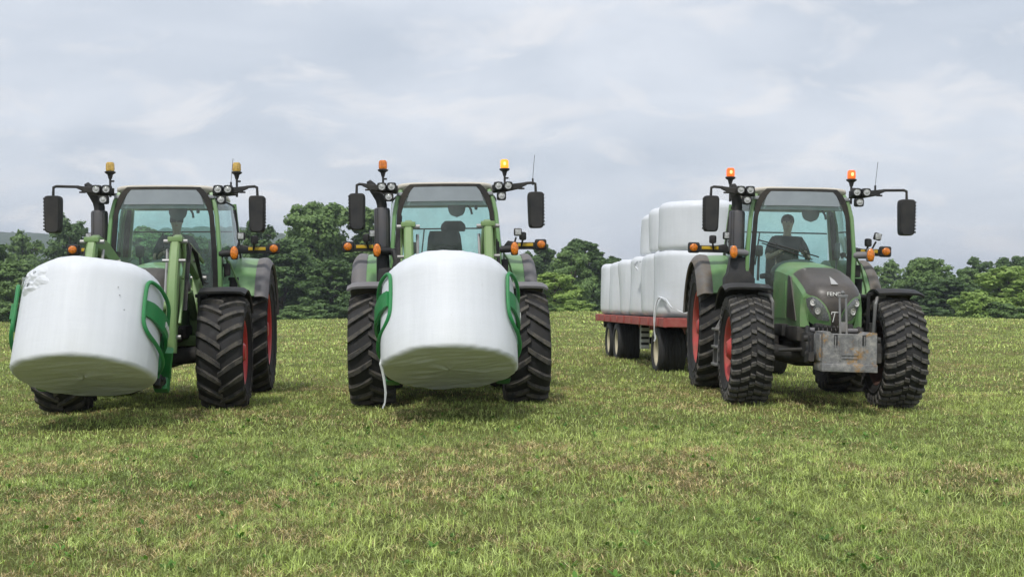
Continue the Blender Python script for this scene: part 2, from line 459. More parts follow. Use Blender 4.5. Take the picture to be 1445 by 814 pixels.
def hood_band(b, t0, t1, uL, uR, nt=12, nu=14, off=.005, mi=0):
    b.sheet(lambda u, v: hood(uL(t0 + (t1 - t0) * v) * (1 - u) + uR(t0 + (t1 - t0) * v) * u, t0 + (t1 - t0) * v, off), nu, nt, th=.008, mi=mi)
def text_mesh(body, size, depth=.004):
    cu = bpy.data.curves.new('lettering', 'FONT'); cu.body = body; cu.size = size; cu.extrude = depth; cu.align_x = 'CENTER'; cu.align_y = 'CENTER'; cu.resolution_u = 3
    o = bpy.data.objects.new('lettering', cu); COL.objects.link(o)
    dg = bpy.context.evaluated_depsgraph_get()
    me = bpy.data.meshes.new_from_object(o.evaluated_get(dg))
    vs = [v.co[:] for v in me.vertices]; fs = [tuple(p.vertices) for p in me.polygons]
    bpy.data.objects.remove(o); bpy.data.meshes.remove(me); bpy.data.curves.remove(cu)
    return vs, fs

# ------------------------------------------------------------------ tractor
def make_tractor(label, Mx, o):
    T = thing('tractor', label, 'tractor', Mx, 'row of green tractors')
    G = M['green_dusty'] if o.get('dusty') else M['green']
    ag = o['tyre']; fl = o['flip']
    rimf = M['red_muddy'] if o.get('dusty') else M['red']
    # --- wheels
    st = o.get('steer', 0)
    for sx in (-1, 1):
        w = make_wheel(T, sx * (.92 if ag != 'ag' else .94), 0, .70, .49 if ag != 'ag' else .53, .41, ag, fl, rimf if not (o.get('dusty') and sx > 0) else M['rim_mud_shade'], 'front_wheel', spin=o['spin'] + (.07 if sx > 0 else 0))
        w.rotation_euler = (o['spin'], 0, st)
        make_wheel(T, sx * .955, 2.62, .93, .62, .54, 'ag', fl, rimf, 'rear_wheel', spin=o['spin'] * 1.7)
    # --- chassis
    b = MB()
    b.box((0, .55, .86), (.46, 2.7, .36), bev=.04)
    b.box((0, -.35, .78), (.56, .7, .22), bev=.03)
    b.box((0, .9, .62), (.5, 1.2, .3), bev=.05)
    b.box((0, 2.3, .86), (.62, 1.1, .55), bev=.06)
    for sx in (-1, 1):
        b.box((sx * .29, .2, .95), (.08, 1.1, .25), bev=.02)
        b.box((sx * .47, 1.35, .78), (.34, .8, .42), bev=.05)         # tanks under the cab
    b.tube([(-.75, 2.62, .9), (.75, 2.62, .9)], .13, 14)
    b.tube([(-.3, 2.9, .55), (-.3, 3.5, .45)], .04); b.tube([(.3, 2.9, .55), (.3, 3.5, .45)], .04)
    b.tube([(0, 2.9, .5), (0, 3.6, .48)], .05)
    b.build('chassis', M['chassis'], T)
    a = MB()
    a.tube([(-.74, 0, .68), (-.3, 0, .62), (.3, 0, .62), (.74, 0, .68)], [.11, .09, .09, .11], 12)
    for sx in (-1, 1):
        a.lathe([(sx * .60, .14), (sx * .72, .19), (sx * .86, .19), (sx * .9, .12)], 20, c=(0, 0, .68))
        a.tube([(sx * .2, .13, .64), (sx * .68, .15, .68)], .026, 8)
        a.box((sx * .66, .02, .9), (.1, .14, .3), bev=.02)
    a.build('front_axle', M['chassis'], T)
    # --- hood
    b = MB()
    b.sheet(lambda u, v: hood(u * 2 - 1, v * 10), 28, 44)
    for sx in (-1, 1):
        Z0 = .985
        def edge(t): return hood(sx, t)
        def bot(t):
            e = edge(t)
            return (sx * .30, -.63, Z0) if t < 5 else (sx * (.43 if t > 6 else .435), max(e[1], -.60), Z0)
        vs = []; fs = []
        ts = [i * .25 for i in range(0, 41)]
        for t in ts:
            e = edge(t); q = bot(t)
            for k in range(5):
                f = k / 4; bul = .012 * math.sin(PI * f)
                vs.append((e[0] + (q[0] - e[0]) * f + sx * bul, e[1] + (q[1] - e[1]) * f, e[2] + (q[2] - e[2]) * f))
        for i in range(len(ts) - 1):
            for k in range(4): fs.append((i * 5 + k, (i + 1) * 5 + k, (i + 1) * 5 + k + 1, i * 5 + k + 1))
        b.add(vs, fs)
    hoodo = b.build('hood', G, T, smooth=50); hoodo.scale = (.84, 1, 1)
    def gb(t): return float(np.interp(t, [.25, .9, 1.5, 2.2, 3.0, 3.6, 4.4, 7.2], [.15, .17, .23, .36, .60, .84, .92, .91]))
    b = MB(); hood_band(b, .25, 7.25, lambda t: -gb(t), lambda t: gb(t), nt=44, nu=18, off=.006)
    b.build('grille', M['grille'], hoodo, smooth=50)
    for sx in (-1, 1):
        b = MB()
        lo = lambda t: gb(t) + .075
        hi = lambda t: float(np.interp(t, [.7, 1.2, 2.2, 3.35], [.70, .90, .97, .96]))
        hood_band(b, .75, 3.3, (lambda t: sx * lo(t)) if sx > 0 else (lambda t: sx * hi(t)), (lambda t: sx * hi(t)) if sx > 0 else (lambda t: sx * lo(t)), nt=14, nu=8, off=.008)
        hl = b.build('headlight', M['headlight'], hoodo, smooth=50)
        for (u, t, r) in ((.80, 2.55, .034), (.68, 1.65, .034)):
            p = Vector(hood(sx * u, t, .012)); p2 = Vector(hood(sx * u, t, .03))
            d = MB(); q = (p2 - p).normalized(); q = (q + Vector((sx * .25, 0, 0))).normalized()
            rot = q.to_track_quat('Z', 'Y').to_matrix().to_4x4(); MM = Matrix.Translation(p) @ rot
            d.lathe([(-.01, r * 1.15), (.012, r * 1.15), (.012, r), (.004, r * .8), (.002, r * .5), (.012, r * .3), (.014, .001)], 18, axis='z', M=MM)
            d.build('reflector', M['silver'], hl)
        # dark side vent
        b = MB(); pts = [(.16, 1.10), (-.40, 1.06), (-.02, 1.60), (.13, 1.63)]
        b.hexa([(sx * .43, y, z) for y, z in pts] + [(sx * .449, y, z) for y, z in pts])
        b.build('side_vent', M['grille'], hoodo)
        b = MB(); pts = [(.3, 1.08), (1.12, 1.08), (1.12, 1.56), (.3, 1.56)]
        b.hexa([(sx * .425, y, z) for y, z in pts] + [(sx * .441, y, z) for y, z in pts])
        b.build('side_panel', G, hoodo)
    # emblem + lettering
    b = MB()
    tri = [(-.046, 4.55), (.052, 4.55), (.02, 5.15), (-.012, 5.62)]
    base = [hood(x / .41, t, .012) for x, t in tri]; top = [hood(x / .41, t, .022) for x, t in tri]
    b.hexa(base + top)
    b.build('emblem', M['silver'], hoodo)
    ny, nz = hood_n(3.35); p = Vector(hood(0, 3.35, .02))
    vs, fs = text_mesh('FENDT', .066)
    ang = math.atan2(nz, -ny)
    MM = Matrix.Translation(p) @ Matrix.Rotation(PI / 2 - ang, 4, 'X')
    b = MB(); b.add([(v[0] * 1.25, v[1], v[2]) for v in vs], fs, 0, MM)
    b.build('lettering', M['white_mark'], hoodo, smooth=0)
    b = MB(); p = Vector(hood(-.03, 1.15, .013))
    for s_ in (((-.05, .055), (.05, .055)), ((0.0, .055), (-.03, -.06)), ((-.045, .055), (-.05, .03))):
        b.tube([(p.x + a_, p.y + .006 * (-.5), p.z + c_) for a_, c_ in s_], .006, 6)
    b.build('badge', M['white_mark'], hoodo)
    # nose bumper below the hood
    b = MB()
    b.box((0, -.62, .93), (.62, .3, .10), bev=.03); b.box((0, -.74, .87), (.5, .1, .1), bev=.02)
    for sx in (-1, 1):
        b.box((sx * .34, -.2, .9), (.12, .8, .18), bev=.03)
        b.box((sx * .40, .35, .93), (.10, .5, .16), bev=.03)
    b.build('bumper', M['chassis'], T)
    b = MB(); b.tube([(-.30, -.74, .955), (-.2, -.80, .955), (.2, -.80, .955), (.30, -.74, .955)], .028, 8); b.build('nose_trim', M['grey'], T)
    b = MB(); b.box((.60, .78, 1.14), (.10, .75, .56), bev=.03); b.box((.62, .45, 1.38), (.16, .5, .05), bev=.02); b.build('side_guard', M['black'], T)

    # --- cab
    b = MB()
    for sx in (-1, 1):
        b.bar([(sx * .70, 1.36, .95), (sx * .735, 1.24, 1.5), (sx * .735, 1.20, 2.0), (sx * .70, 1.22, 2.45), (sx * .66, 1.27, 2.65), (sx * .61, 1.32, 2.76)], .055, .08, side=(1, 0, 0))
        b.bar([(sx * .80, 2.74, 1.2), (sx * .82, 2.72, 1.9), (sx * .74, 2.66, 2.74)], .09, .08, side=(1, 0, 0))
        b.bar([(sx * .71, 1.30, 1.0), (sx * .79, 2.0, .98), (sx * .80, 2.74, 1.2)], .05, .08, side=(1, 0, 0))
    b.box((0, 2.72, 1.25), (1.55, .06, .3), bev=.02)
    b.box((0, 2.68, 2.70), (1.4, .06, .1), bev=.02)
    cab = b.build('cab', G, T); cab.scale = (.975, 1, 1)
    b = MB()   # floor and lower cab walls
    b.box((0, 2.0, 1.02), (1.40, 1.4, .14), bev=.03)
    b.box((0, 1.40, 1.2), (.9, .12, .45), bev=.03)
    b.box((0, 2.66, 1.35), (1.4, .06, .35), bev=.02)
    b.build('cab_floor', M['black'], cab)
    b = MB()   # roof
    rings = []
    for y, hw_, z0, z1, e in ((1.25, .50, 2.83, 2.862, 0), (1.27, .585, 2.79, 2.875, 0), (1.36, .66, 2.755, 2.885, 0), (1.7, .69, 2.74, 2.90, 0), (2.3, .70, 2.73, 2.90, 0), (2.75, .69, 2.73, 2.865, 0), (2.92, .62, 2.75, 2.82, 0)):
        ring = []
        for j in range(28):
            a_ = 2 * PI * j / 28; c_, s_ = math.cos(a_), math.sin(a_)
            ring.append((hw_ * math.copysign(abs(c_) ** .42, c_), y - (.06 * (1 - (c_ * hw_ / .7) ** 2) if y < 1.2 else 0), (z0 + z1) / 2 + (z1 - z0) / 2 * math.copysign(abs(s_) ** .6, s_)))
        rings.append(ring)
    b.loft(rings)
    b.box((.04, 2.0, 2.90), (.42, .5, .05), bev=.02)
    b.build('roof', M['cream'], cab, smooth=50)
    b = MB(); b.box((0, 1.95, 2.715), (1.34, 1.46, .05), bev=.02)
    b.sheet(lambda u, v: ((u * 2 - 1) * (.60 + .02 * v), 1.235 + .06 * v - .07 * (1 - (u * 2 - 1) ** 2), 2.56 + .15 * v), 10, 3, th=.02)
    b.build('roof_lining', M['liner'], cab)
    def ws(u, v, inset=0.0, off=0.0):
        z = 1.42 + v * 1.42
        hw_ = float(np.interp(z, [1.4, 1.7, 2.0, 2.45, 2.62, 2.72, 2.79, 2.84], [.70, .706, .70, .668, .635, .595, .545, .485])) - inset
        y0 = float(np.interp(z, [1.4, 2.0, 2.45, 2.76, 2.84], [1.25, 1.165, 1.185, 1.235, 1.25]))
        x = (u * 2 - 1) * hw_
        return (x, y0 - .10 * (1 - (x / .7) ** 2) - off, z)
    b = MB(); b.sheet(lambda u, v: ws(u, v), 16, 40)
    b.build('windscreen', M['glass'], cab, smooth=60)
    b = MB()
    ed = .05
    def wl_(v): return .046 + .055 * max(0, (v - .72) / .28) ** 1.5
    b.sheet(lambda u, v: ws(u * wl_(v), v, 0, .006), 3, 40, th=.012)
    b.sheet(lambda u, v: ws(1 - (1 - u) * wl_(v), v, 0, .006), 3, 40, th=.012)
    b.sheet(lambda u, v: ws(u, .975 + v * .025, 0, .0075), 24, 3, th=.012)
    b.sheet(lambda u, v: ws(u, v * .03, 0, .0075), 24, 3, th=.012)
    b.build('windscreen_frame', M['black_matt'], cab, smooth=60)
    b = MB()
    b.sheet(lambda u, v: ws(.085 + .83 * u, .835 + v * .145, 0, .0035), 24, 6, th=.003)  # thin band over the glass top, painted as reflected sky glare
    b.build('glare_strip', M['strip'], cab, smooth=60)
    for sx in (-1, 1):
        def side(u, v):
            z = 1.08 + v * 1.64
            xb = float(np.interp(z, [1.0, 1.5, 2.0, 2.45, 2.74], [.70, .745, .745, .70, .655]))
            y0 = float(np.interp(z, [1.0, 1.5, 2.0, 2.45, 2.74], [1.40, 1.29, 1.25, 1.27, 1.34]))
            y1 = float(np.interp(z, [1.0, 2.0, 2.74], [2.70, 2.70, 2.63]))
            y = y0 + (y1 - y0) * u
            return (sx * (xb + .10 * math.sin(PI * min(1, u * .62 + 0.02))), y, z)
        b = MB(); b.sheet(side, 12, 12)
        sw = b.build('side_window', M['glass_clear'], cab, smooth=60)
        b = MB()
        b.tube([side(.02, .03), side(.02, .5), side(.02, .96)], .014, 6); b.tube([side(.985, .03), side(.985, .5), side(.985, .96)], .03, 8)
        b.tube([side(u / 6, .985) for u in range(7)], .014, 6); b.tube([side(u / 6, .01) for u in range(7)], .025, 6)
        b.build('door_frame', M['black_matt'], sw)
        b = MB(); q = side(.06, .42)
        b.tube([(q[0] + sx * .01, q[1], q[2] - .12), (q[0] + sx * .05, q[1], q[2] - .1), (q[0] + sx * .05, q[1], q[2] + .2), (q[0] + sx * .01, q[1], q[2] + .22)], .012, 6)
        b.build('grab_handle', M['black'], cab)
    b = MB(); b.sheet(lambda u, v: ((u * 2 - 1) * (.76 - .04 * v), 2.745 - .07 * v, 1.36 + 1.32 * v), 4, 4)
    b.build('rear_window', M['glass'], cab)
    b = MB()
    b.tube([(-.72, 2.70, 2.34), (.72, 2.70, 2.34)], .011, 6)
    b.tube([(-.3, 2.72, 2.34), (-.36, 2.72, 1.85)], .012, 6)
    b.build('window_bar', M['black'], cab)
    b = MB()
    w0 = Vector(ws(.06, .5, 0, .03)); w1 = Vector(ws(.66, .345, 0, .03))
    if o.get('wiper', 1):
        b.tube([tuple(ws(.06 + .6 * k / 8, .50 - .155 * k / 8, 0, .03)) for k in range(9)], .009, 6)
        b.tube([tuple(ws(.10 + .5 * k / 8, .47 - .15 * k / 8, 0, .014)) for k in range(9)], .008, 6)
    else: b.tube([tuple(ws(.05, .2 + .5 * k / 8, 0, .02)) for k in range(9)], .009, 6)
    b.build('wiper', M['black'], cab)
    # interior
    b = MB()
    b.box((0, 2.2, 1.3), (.42, .42, .36), bev=.05); b.box((0, 2.14, 1.53), (.52, .5, .13), bev=.05, seg=3)
    pts = []
    for z, hw_, y in ((1.52, .25, 2.40), (1.7, .27, 2.42), (2.0, .26, 2.44), (2.2, .24, 2.47), (2.29, .215, 2.48)):
        pts.append([(hw_ * math.copysign(abs(math.cos(2 * PI * j / 20)) ** .5, math.cos(2 * PI * j / 20)), y + .07 * math.copysign(abs(math.sin(2 * PI * j / 20)) ** .7, math.sin(2 * PI * j / 20)), z) for j in range(20)])
    b.loft(pts)
    b.box((.31, 2.25, 1.78), (.09, .42, .09), bev=.04); b.box((-.31, 2.25, 1.76), (.09, .42, .09), bev=.04)
    seat = b.build('seat', M['seat'], T)
    if not o.get('headrest'): seat.scale = (.94, 1, .90); seat.location = (0, 0, .09)
    b = MB()
    hx = .13 if o.get('headrest', 0) else 0
    pts = []
    for z, hw_ in ((2.285, .17), (2.33, .185), (2.39, .17), (2.435, .12)):
        pts.append([(hx + hw_ * math.copysign(abs(math.cos(2 * PI * j / 18)) ** .5, math.cos(2 * PI * j / 18)), 2.48 + .055 * math.sin(2 * PI * j / 18), z) for j in range(18)])
    b.loft(pts); b.build('headrest', M['seat'], seat)
    b = MB()
    b.box((0, 1.42, 1.62), (.62, .26, .42), rot=(.2, 0, 0), bev=.08, seg=3)
    pts = [[(.36 * math.cos(PI * k / 12) * s_, 1.30 + dy, 1.70 + .19 * math.sin(PI * k / 12) * s_) for k in range(13)] for dy, s_ in ((-.12, .8), (0, 1), (.18, 1), (.26, .8))]
    b.loft(pts, closed=True)
    b.tube([(0, 1.52, 1.5), (0, 1.72, 1.86)], .05, 10)
    b.box((.50, 2.1, 1.6), (.2, .7, .2), bev=.05); b.box((-.50, 2.1, 1.45), (.16, .6, .2), bev=.05)
    b.tube([(-.46, 1.9, 1.6), (-.46, 1.86, 1.95)], .02, 6); b.box((-.46, 1.86, 2.02), (.12, .08, .16), bev=.04)
    b.tube([(.56, 1.55, 1.5), (.58, 1.5, 1.9)], .018, 6); b.box((.58, 1.48, 2.02), (.05, .16, .22), bev=.02)
    b.build('dashboard', M['interior'], cab)
    b = MB()
    c0 = Vector((0, 1.74, 1.92)); ax = Vector((0, .55, .83)).normalized(); e1 = Vector((1, 0, 0)); e2 = ax.cross(e1)
    b.tube([tuple(c0 + (e1 * math.cos(t) + e2 * math.sin(t)) * .205) for t in [2 * PI * k / 28 for k in range(28)]], .016, 8, closed=True)
    for k in range(3):
        t = 2 * PI * k / 3 + .5
        b.tube([tuple(c0 - ax * .03), tuple(c0 + (e1 * math.cos(t) + e2 * math.sin(t)) * .2)], .013, 6)
    b.build('steering_wheel', M['black'], cab)
    b = MB()   # inside mirror / sun blind hanging from roof on the right
    b.sheet(lambda u, v: (.16 + (u * 2 - 1) * .125 * math.sqrt(max(0, 1 - (1 - v) ** 3)), 1.32, 2.40 + .19 * v), 10, 6, th=.02)
    b.tube([(.30, 1.33, 2.60), (.36, 1.32, 2.50), (.37, 1.31, 2.44)], .016, 6); b.box((.43, 1.33, 2.545), (.045, .03, .09), bev=.015)
    b.build('inside_mirror', M['interior'], cab)

    # --- exhaust
    ex, ey = -.855, 1.30
    b = MB()
    b.lathe([(1.98, .102), (2.0, .108), (2.50, .108), (2.53, .098)], 26, c=(ex, ey, 0), axis='z')
    b.lathe([(2.525, .098), (2.54, .07)], 26, c=(ex, ey, 0), axis='z')
    exo = b.build('exhaust_shield', M['shield'], T)
    b = MB(); lean = o.get('lean', .12)
    P = [(ex, ey, 2.50), (ex, ey, 2.58), (ex - lean * .15, ey, 2.66), (ex - lean * .6, ey, 2.76), (ex - lean * 1.0, ey, 2.84)]
    b.tube(P, [.07, .07, .07, .066, .062], 14, caps=False)
    # mitred tip
    t0 = Vector(P[-1]); n = 14
    b.tube([P[-1], (ex - lean * 1.25, ey - .02, 2.90)], [.062, .03], 14)
    b.build('exhaust_pipe', M['black'], exo)
    b = MB()
    b.tube([(ex + .01, ey, 1.35), (ex, ey, 1.98)], [.10, .085], 14)
    if o.get('cone'):
        pts = [[(ex - w_, ey - d_, z), (ex + w_ * 1.5, ey - d_, z), (ex + w_ * 1.5, ey + d_, z), (ex - w_, ey + d_, z)] for z, w_, d_ in ((1.40, .16, .14), (1.60, .16, .14), (1.68, .12, .12), (1.90, .085, .09))]
        b.loft(pts)
    else:
        b.tube([(ex + .08, ey - .06, 1.95), (ex + .17, ey - .14, 1.93), (ex + .2, ey - .18, 1.8), (ex + .12, ey - .18, 1.5)], .055, 10)
        b.box((ex + .04, ey - .02, 1.55), (.2, .22, .36), bev=.05)
    b.build('exhaust_base', M['black'], exo)

    # --- mirrors, lamps, beacons (both sides)
    for sx in (-1, 1):
        MX = o['mir'][0 if sx < 0 else 1]
        b = MB()
        b.bar([(sx * .64, 1.2, 2.775), (sx * .80, 1.17, 2.775), (sx * .98, 1.15, 2.80), (sx * 1.10, 1.15, 2.835)], [.06, .06, .05, .035], [.10, .10, .08, .04])
        b.tube([(sx * 1.08, 1.15, 2.838), (sx * (MX - .035), 1.15, 2.845), (sx * MX, 1.15, 2.83), (sx * (MX + .005), 1.15, 2.70)], .019, 8)
        b.tube([(sx * 1.03, 1.13, 2.82), (sx * 1.03, 1.13, 2.76)], .012, 6); b.tube([(sx * .99, 1.13, 2.765), (sx * 1.07, 1.13, 2.765)], .012, 6)
        arm = b.build('mirror_arm', M['black'], T)
        b = MB(); mx, mz = sx * MX, 2.475
        rings = []
        for y, k in ((1.06, .72), (1.085, .95), (1.13, 1.0), (1.19, 1.0), (1.20, .96)):
            ring = []
            for j in range(28):
                c_, s_ = math.cos(2 * PI * j / 28), math.sin(2 * PI * j / 28)
                px_ = .108 * k * math.copysign(abs(c_) ** .35, c_); pz_ = .245 * (k * .15 + .85) * math.copysign(abs(s_) ** .22, s_)
                px_ *= 1 + .05 * pz_ / .245
                ring.append((mx + px_, y, mz + pz_))
            rings.append(ring)
        b.loft(rings)
        for k in range(10):
            b.box((mx + sx * .106, 1.125, mz - .20 + k * .0445), (.014, .11, .024), bev=.005)
        mir = b.build('mirror', M['black'], arm)
        # work lights
        for nm, (lx, lz) in (('work_light', (.715, 2.80)), ('work_light', (.845, 2.80)), ('work_light', (.755, 2.665))):
            b = MB(); b.box((sx * lx, 1.12, lz), (.125, .10, .115), bev=.028); b.lathe([(1.07, .055), (1.055, .055), (1.055, .046)], 20, c=(sx * lx, 0, lz), axis='y')
            wl = b.build(nm, M['black'], T)
            b = MB(); b.lathe([(1.0665, .047), (1.061, .044), (1.063, .03), (1.056, .016), (1.054, .001)], 20, c=(sx * lx, 0, lz), axis='y')
            b.build('lens', M['lens'], wl)
        # beacon
        bx, by = sx * .86, 1.95; dzb = o.get('dzb', 0)
        b = MB(); b.tube([(bx, by, 2.78), (bx, by, 3.05)], .016, 8); b.tube([(bx - .0, by, 3.03), (bx, by, 3.10)], [.022, .04], 10)
        b.tube([(bx - sx * .25, by, 2.80), (bx, by, 2.82)], .02, 8)
        b.lathe([(3.085, .03), (3.115, .072), (3.13, .075), (3.14, .055)], 20, c=(bx, by, 0), axis='z')
        b.box((bx + .03, by, 3.0), (.05, .025, .025), bev=.005)
        bo = b.build('beacon', M['black'], T); bo.location = (0, 0, dzb)
        lit = o['beacons'][0 if sx < 0 else 1]
        b = MB()
        b.lathe([(3.138, .052), (3.15, .056), (3.24, .054), (3.262, .045), (3.268, .001)], 20, c=(bx, by, 0), axis='z')
        for k in range(10):
            a_ = 2 * PI * k / 10; b.tube([(bx + .056 * math.cos(a_), by + .056 * math.sin(a_), 3.15), (bx + .054 * math.cos(a_), by + .054 * math.sin(a_), 3.245)], .004, 4)
        b.build('beacon_lens', M[{'on': 'amber_on', 'red': 'amber_red', 'off': 'amber', 'pale': 'amber_pale'}[lit]], bo)
        if lit in ('on', 'red'):
            b = MB(); b.ball((bx, by - .05, 3.20), .022, 8, 6, sc=(1, .6, 1.2)); b.build('flash', M['amber_core'], bo)
        if o.get('antenna') == sx:
            b = MB(); ax_, ay_ = sx * (o.get('ant_x', 1.0)), 1.3
            b.tube([(ax_, ay_, 2.83), (ax_, ay_, 2.92)], .014, 6); b.tube([(ax_, ay_, 2.92), (ax_ + .03, ay_, 3.24)], .0035, 5)
            b.build('antenna', M['black'], T)
        # indicator stalk at the cab corner
        b = MB()
        b.tube([(sx * .72, 1.20, 1.95), (sx * .89, 1.15, 1.955)], .048, 14)
        b.box((sx * .92, 1.125, 1.955), (.10, .07, .18), bev=.04, seg=3)
        st_ = b.build('indicator_stalk', M['grey'] if o.get('dusty') else M['black'], T)
        b = MB(); b.ball((sx * .92, 1.085, 1.955), 1, 16, 10, sc=(.052, .026, .088)); b.build('indicator_lens', M['amber'], st_)
        if sx < 0 or not o.get('dusty'):
            b = MB(); b.tube([(sx * .90, 1.30, 1.93), (sx * .96, 1.32, 2.12)], .014, 6)
            b.box((sx * .985, 1.32, 2.19), (.105, .075, .105), rot=(0, 0, sx * -.25), bev=.02)
        else:
            b = MB(); b.tube([(sx * .96, 1.3, 1.98), (sx * 1.05, 1.32, 2.15)], .014, 6); b.box((sx * 1.07, 1.32, 2.22), (.1, .075, .1), rot=(0, .25, 0), bev=.02)
        sl = b.build('square_work_light', M['black'], T)
        cx = sx * (.985 if (sx < 0 or not o.get('dusty')) else 1.07); cz = 2.19 if cx * sx < 1.0 else 2.22
        b = MB(); b.box((cx, 1.274, cz), (.08, .012, .08), rot=(0, 0, sx * -.25 if cx * sx < 1 else 0), bev=.01); b.build('lens', M['lens'], sl)
        b = MB(); b.box((sx * 1.10, 1.9, 2.17), (.10, .07, .12), rot=(0, 0, .6 * sx), bev=.03); b.tube([(sx * 1.10, 1.9, 2.12), (sx * 1.08, 1.95, 2.02)], .014, 6)
        b.build('round_work_light', M['black'], T)
        # outer light bar on the mudguard
        b = MB()
        b.box((sx * 1.10, 1.98, 2.035), (.46, .06, .10), bev=.015); b.box((sx * 1.36, 1.97, 2.05), (.17, .08, .155), bev=.045, seg=3)
        b.bar([(sx * .80, 2.2, 2.0), (sx * .92, 2.02, 2.03)], .05, .06); b.tube([(sx * .78, 2.1, 1.95), (sx * .9, 2.0, 2.1), (sx * 1.05, 1.98, 2.07)], .016, 6)
        lb = b.build('light_bar', M['black'], T)
        b = MB(); b.box((sx * 1.13, 1.945, 2.05), (.24, .012, .045), bev=.003); b.build('reflector_strip', M['yellow'], lb)
        b = MB(); b.ball((sx * 1.365, 1.925, 2.05), 1, 14, 8, sc=(.058, .02, .056)); b.build('indicator_lens', M['amber'], lb)

    # --- rear mudguards
    cy, cz, fr = 2.62, .905, 1.03
    for sx in (-1, 1):
        def arc(x, th, dr=0): return (sx * x, cy + (fr + dr) * math.cos(th), cz + (fr + dr) * math.sin(th))
        b = MB(); t0, t1 = R(152), R(15)
        b.sheet(lambda u, v: arc(.70 + .41 * u, t0 + (t1 - t0) * v, .0 + .015 * math.sin(PI * u)), 6, 24, th=.03)
        # inner wall between cab and wheel
        vs = []; fs = []
        for k in range(25):
            th = t0 + (t1 - t0) * k / 24
            vs.append(arc(.69, th)); vs.append((sx * .69, cy + (fr - .5) * math.cos(th), cz + (fr - .5) * math.sin(th)))
            vs.append((sx * .66, vs[-1][1], vs[-1][2])); vs.append(arc(.66, th, -.0))
        for k in range(24):
            for q in range(4): fs.append((k * 4 + q, k * 4 + (q + 1) % 4, k * 4 + 4 + (q + 1) % 4, k * 4 + 4 + q))
        b.add(vs, fs)
        b.box((sx * .74, 1.62, 1.32), (.12, .06, .46), bev=.02)
        mg = b.build('rear_mudguard', G, T, smooth=40)
        b = MB()
        def flap(u, v):
            th = R(153) + (R(12) - R(153)) * v
            return arc(1.112 + .185 * u, th, .008 + .01 * math.sin(PI * u) - .085 * max(0, (u - .5) / .5) ** 2)
        b.sheet(flap, 10, 26, th=.03)
        b.build('mudguard_flap', M['grey_muddy'] if o.get('dusty') else M['grey'], mg, smooth=50)
    # --- front mudguards
    for sx in (-1, 1):
        b = MB(); rr = .775
        t0, t1 = R(112), R(38)
        def fm(u, v):
            th = t0 + (t1 - t0) * v
            dr = -.03 * max(0, (u - .85) / .15) ** 2 + .012 * math.sin(PI * u)
            return (sx * (.66 + .56 * u), (rr + dr) * math.cos(th), .70 + (rr + dr) * math.sin(th))
        b.sheet(fm, 10, 16, th=.028)
        b.bar([(sx * .62, .05, .95), (sx * .62, .05, 1.40), (sx * .80, .05, 1.455)], .03, .05, side=(0, 1, 0))
        fmo = b.build('front_mudguard', M[o.get('fmud', 'black')], T, smooth=40)
        fmo.rotation_euler = (0, 0, st)
    if o.get('dusty'):
        for sx in (-1, 1):
            b = MB(); b.tube([(sx * .62, -.2, .86), (sx * .63, -.24, 1.28), (sx * .66, -.2, 1.36), (sx * .78, -.1, 1.385)], .022, 8)
            b.build('mudguard_bracket', M['galv'], T)
    # breather post + grab loop next to the cab on the image-right side
    b = MB()
    b.tube([(.86, 1.48, 1.35), (.86, 1.48, 1.62)], .055, 12); b.tube([(.86, 1.48, 1.6), (.86, 1.48, 1.64)], .07, 12)
    b.build('filter_cap', M['black'], T)
    b = MB()
    b.tube([(.78, 1.25, 1.90), (.84, 1.3, 1.82), (.95, 1.42, 1.5), (.96, 1.45, 1.44), (.90, 1.45, 1.40), (.78, 1.42, 1.40)], .014, 8)
    b.build('grab_handle', G, T)
    b = MB(); b.box((.80, 1.3, 1.74), (.09, .05, .17), bev=.03); b.tube([(.75, 1.28, 1.8), (.8, 1.3, 1.8)], .02, 6); b.build('wide_angle_mirror', M['black'], T)
    # --- steps
    b = MB(); sd = -1 if o.get('dusty') else 1
    sx0 = -1.06
    for y in (1.02, 1.42):
        b.bar([(sx0 + .10, y, 1.12), (sx0 - .02, y, .9), (sx0 - .04, y, .42)], .03, .06, side=(0, 1, 0))
    for z in (.42, .66, .90):
        b.box((sx0 - .01, 1.22, z), (.17, .42, .035), bev=.01)
    b.build('step', M['galv'], T)
    b = MB(); b.box((-.70, 1.2, .8), (.3, .75, .42), bev=.06); b.box((.70, 1.25, .78), (.3, .85, .45), bev=.06); b.build('fuel_tank', M['black'], T)
    return T

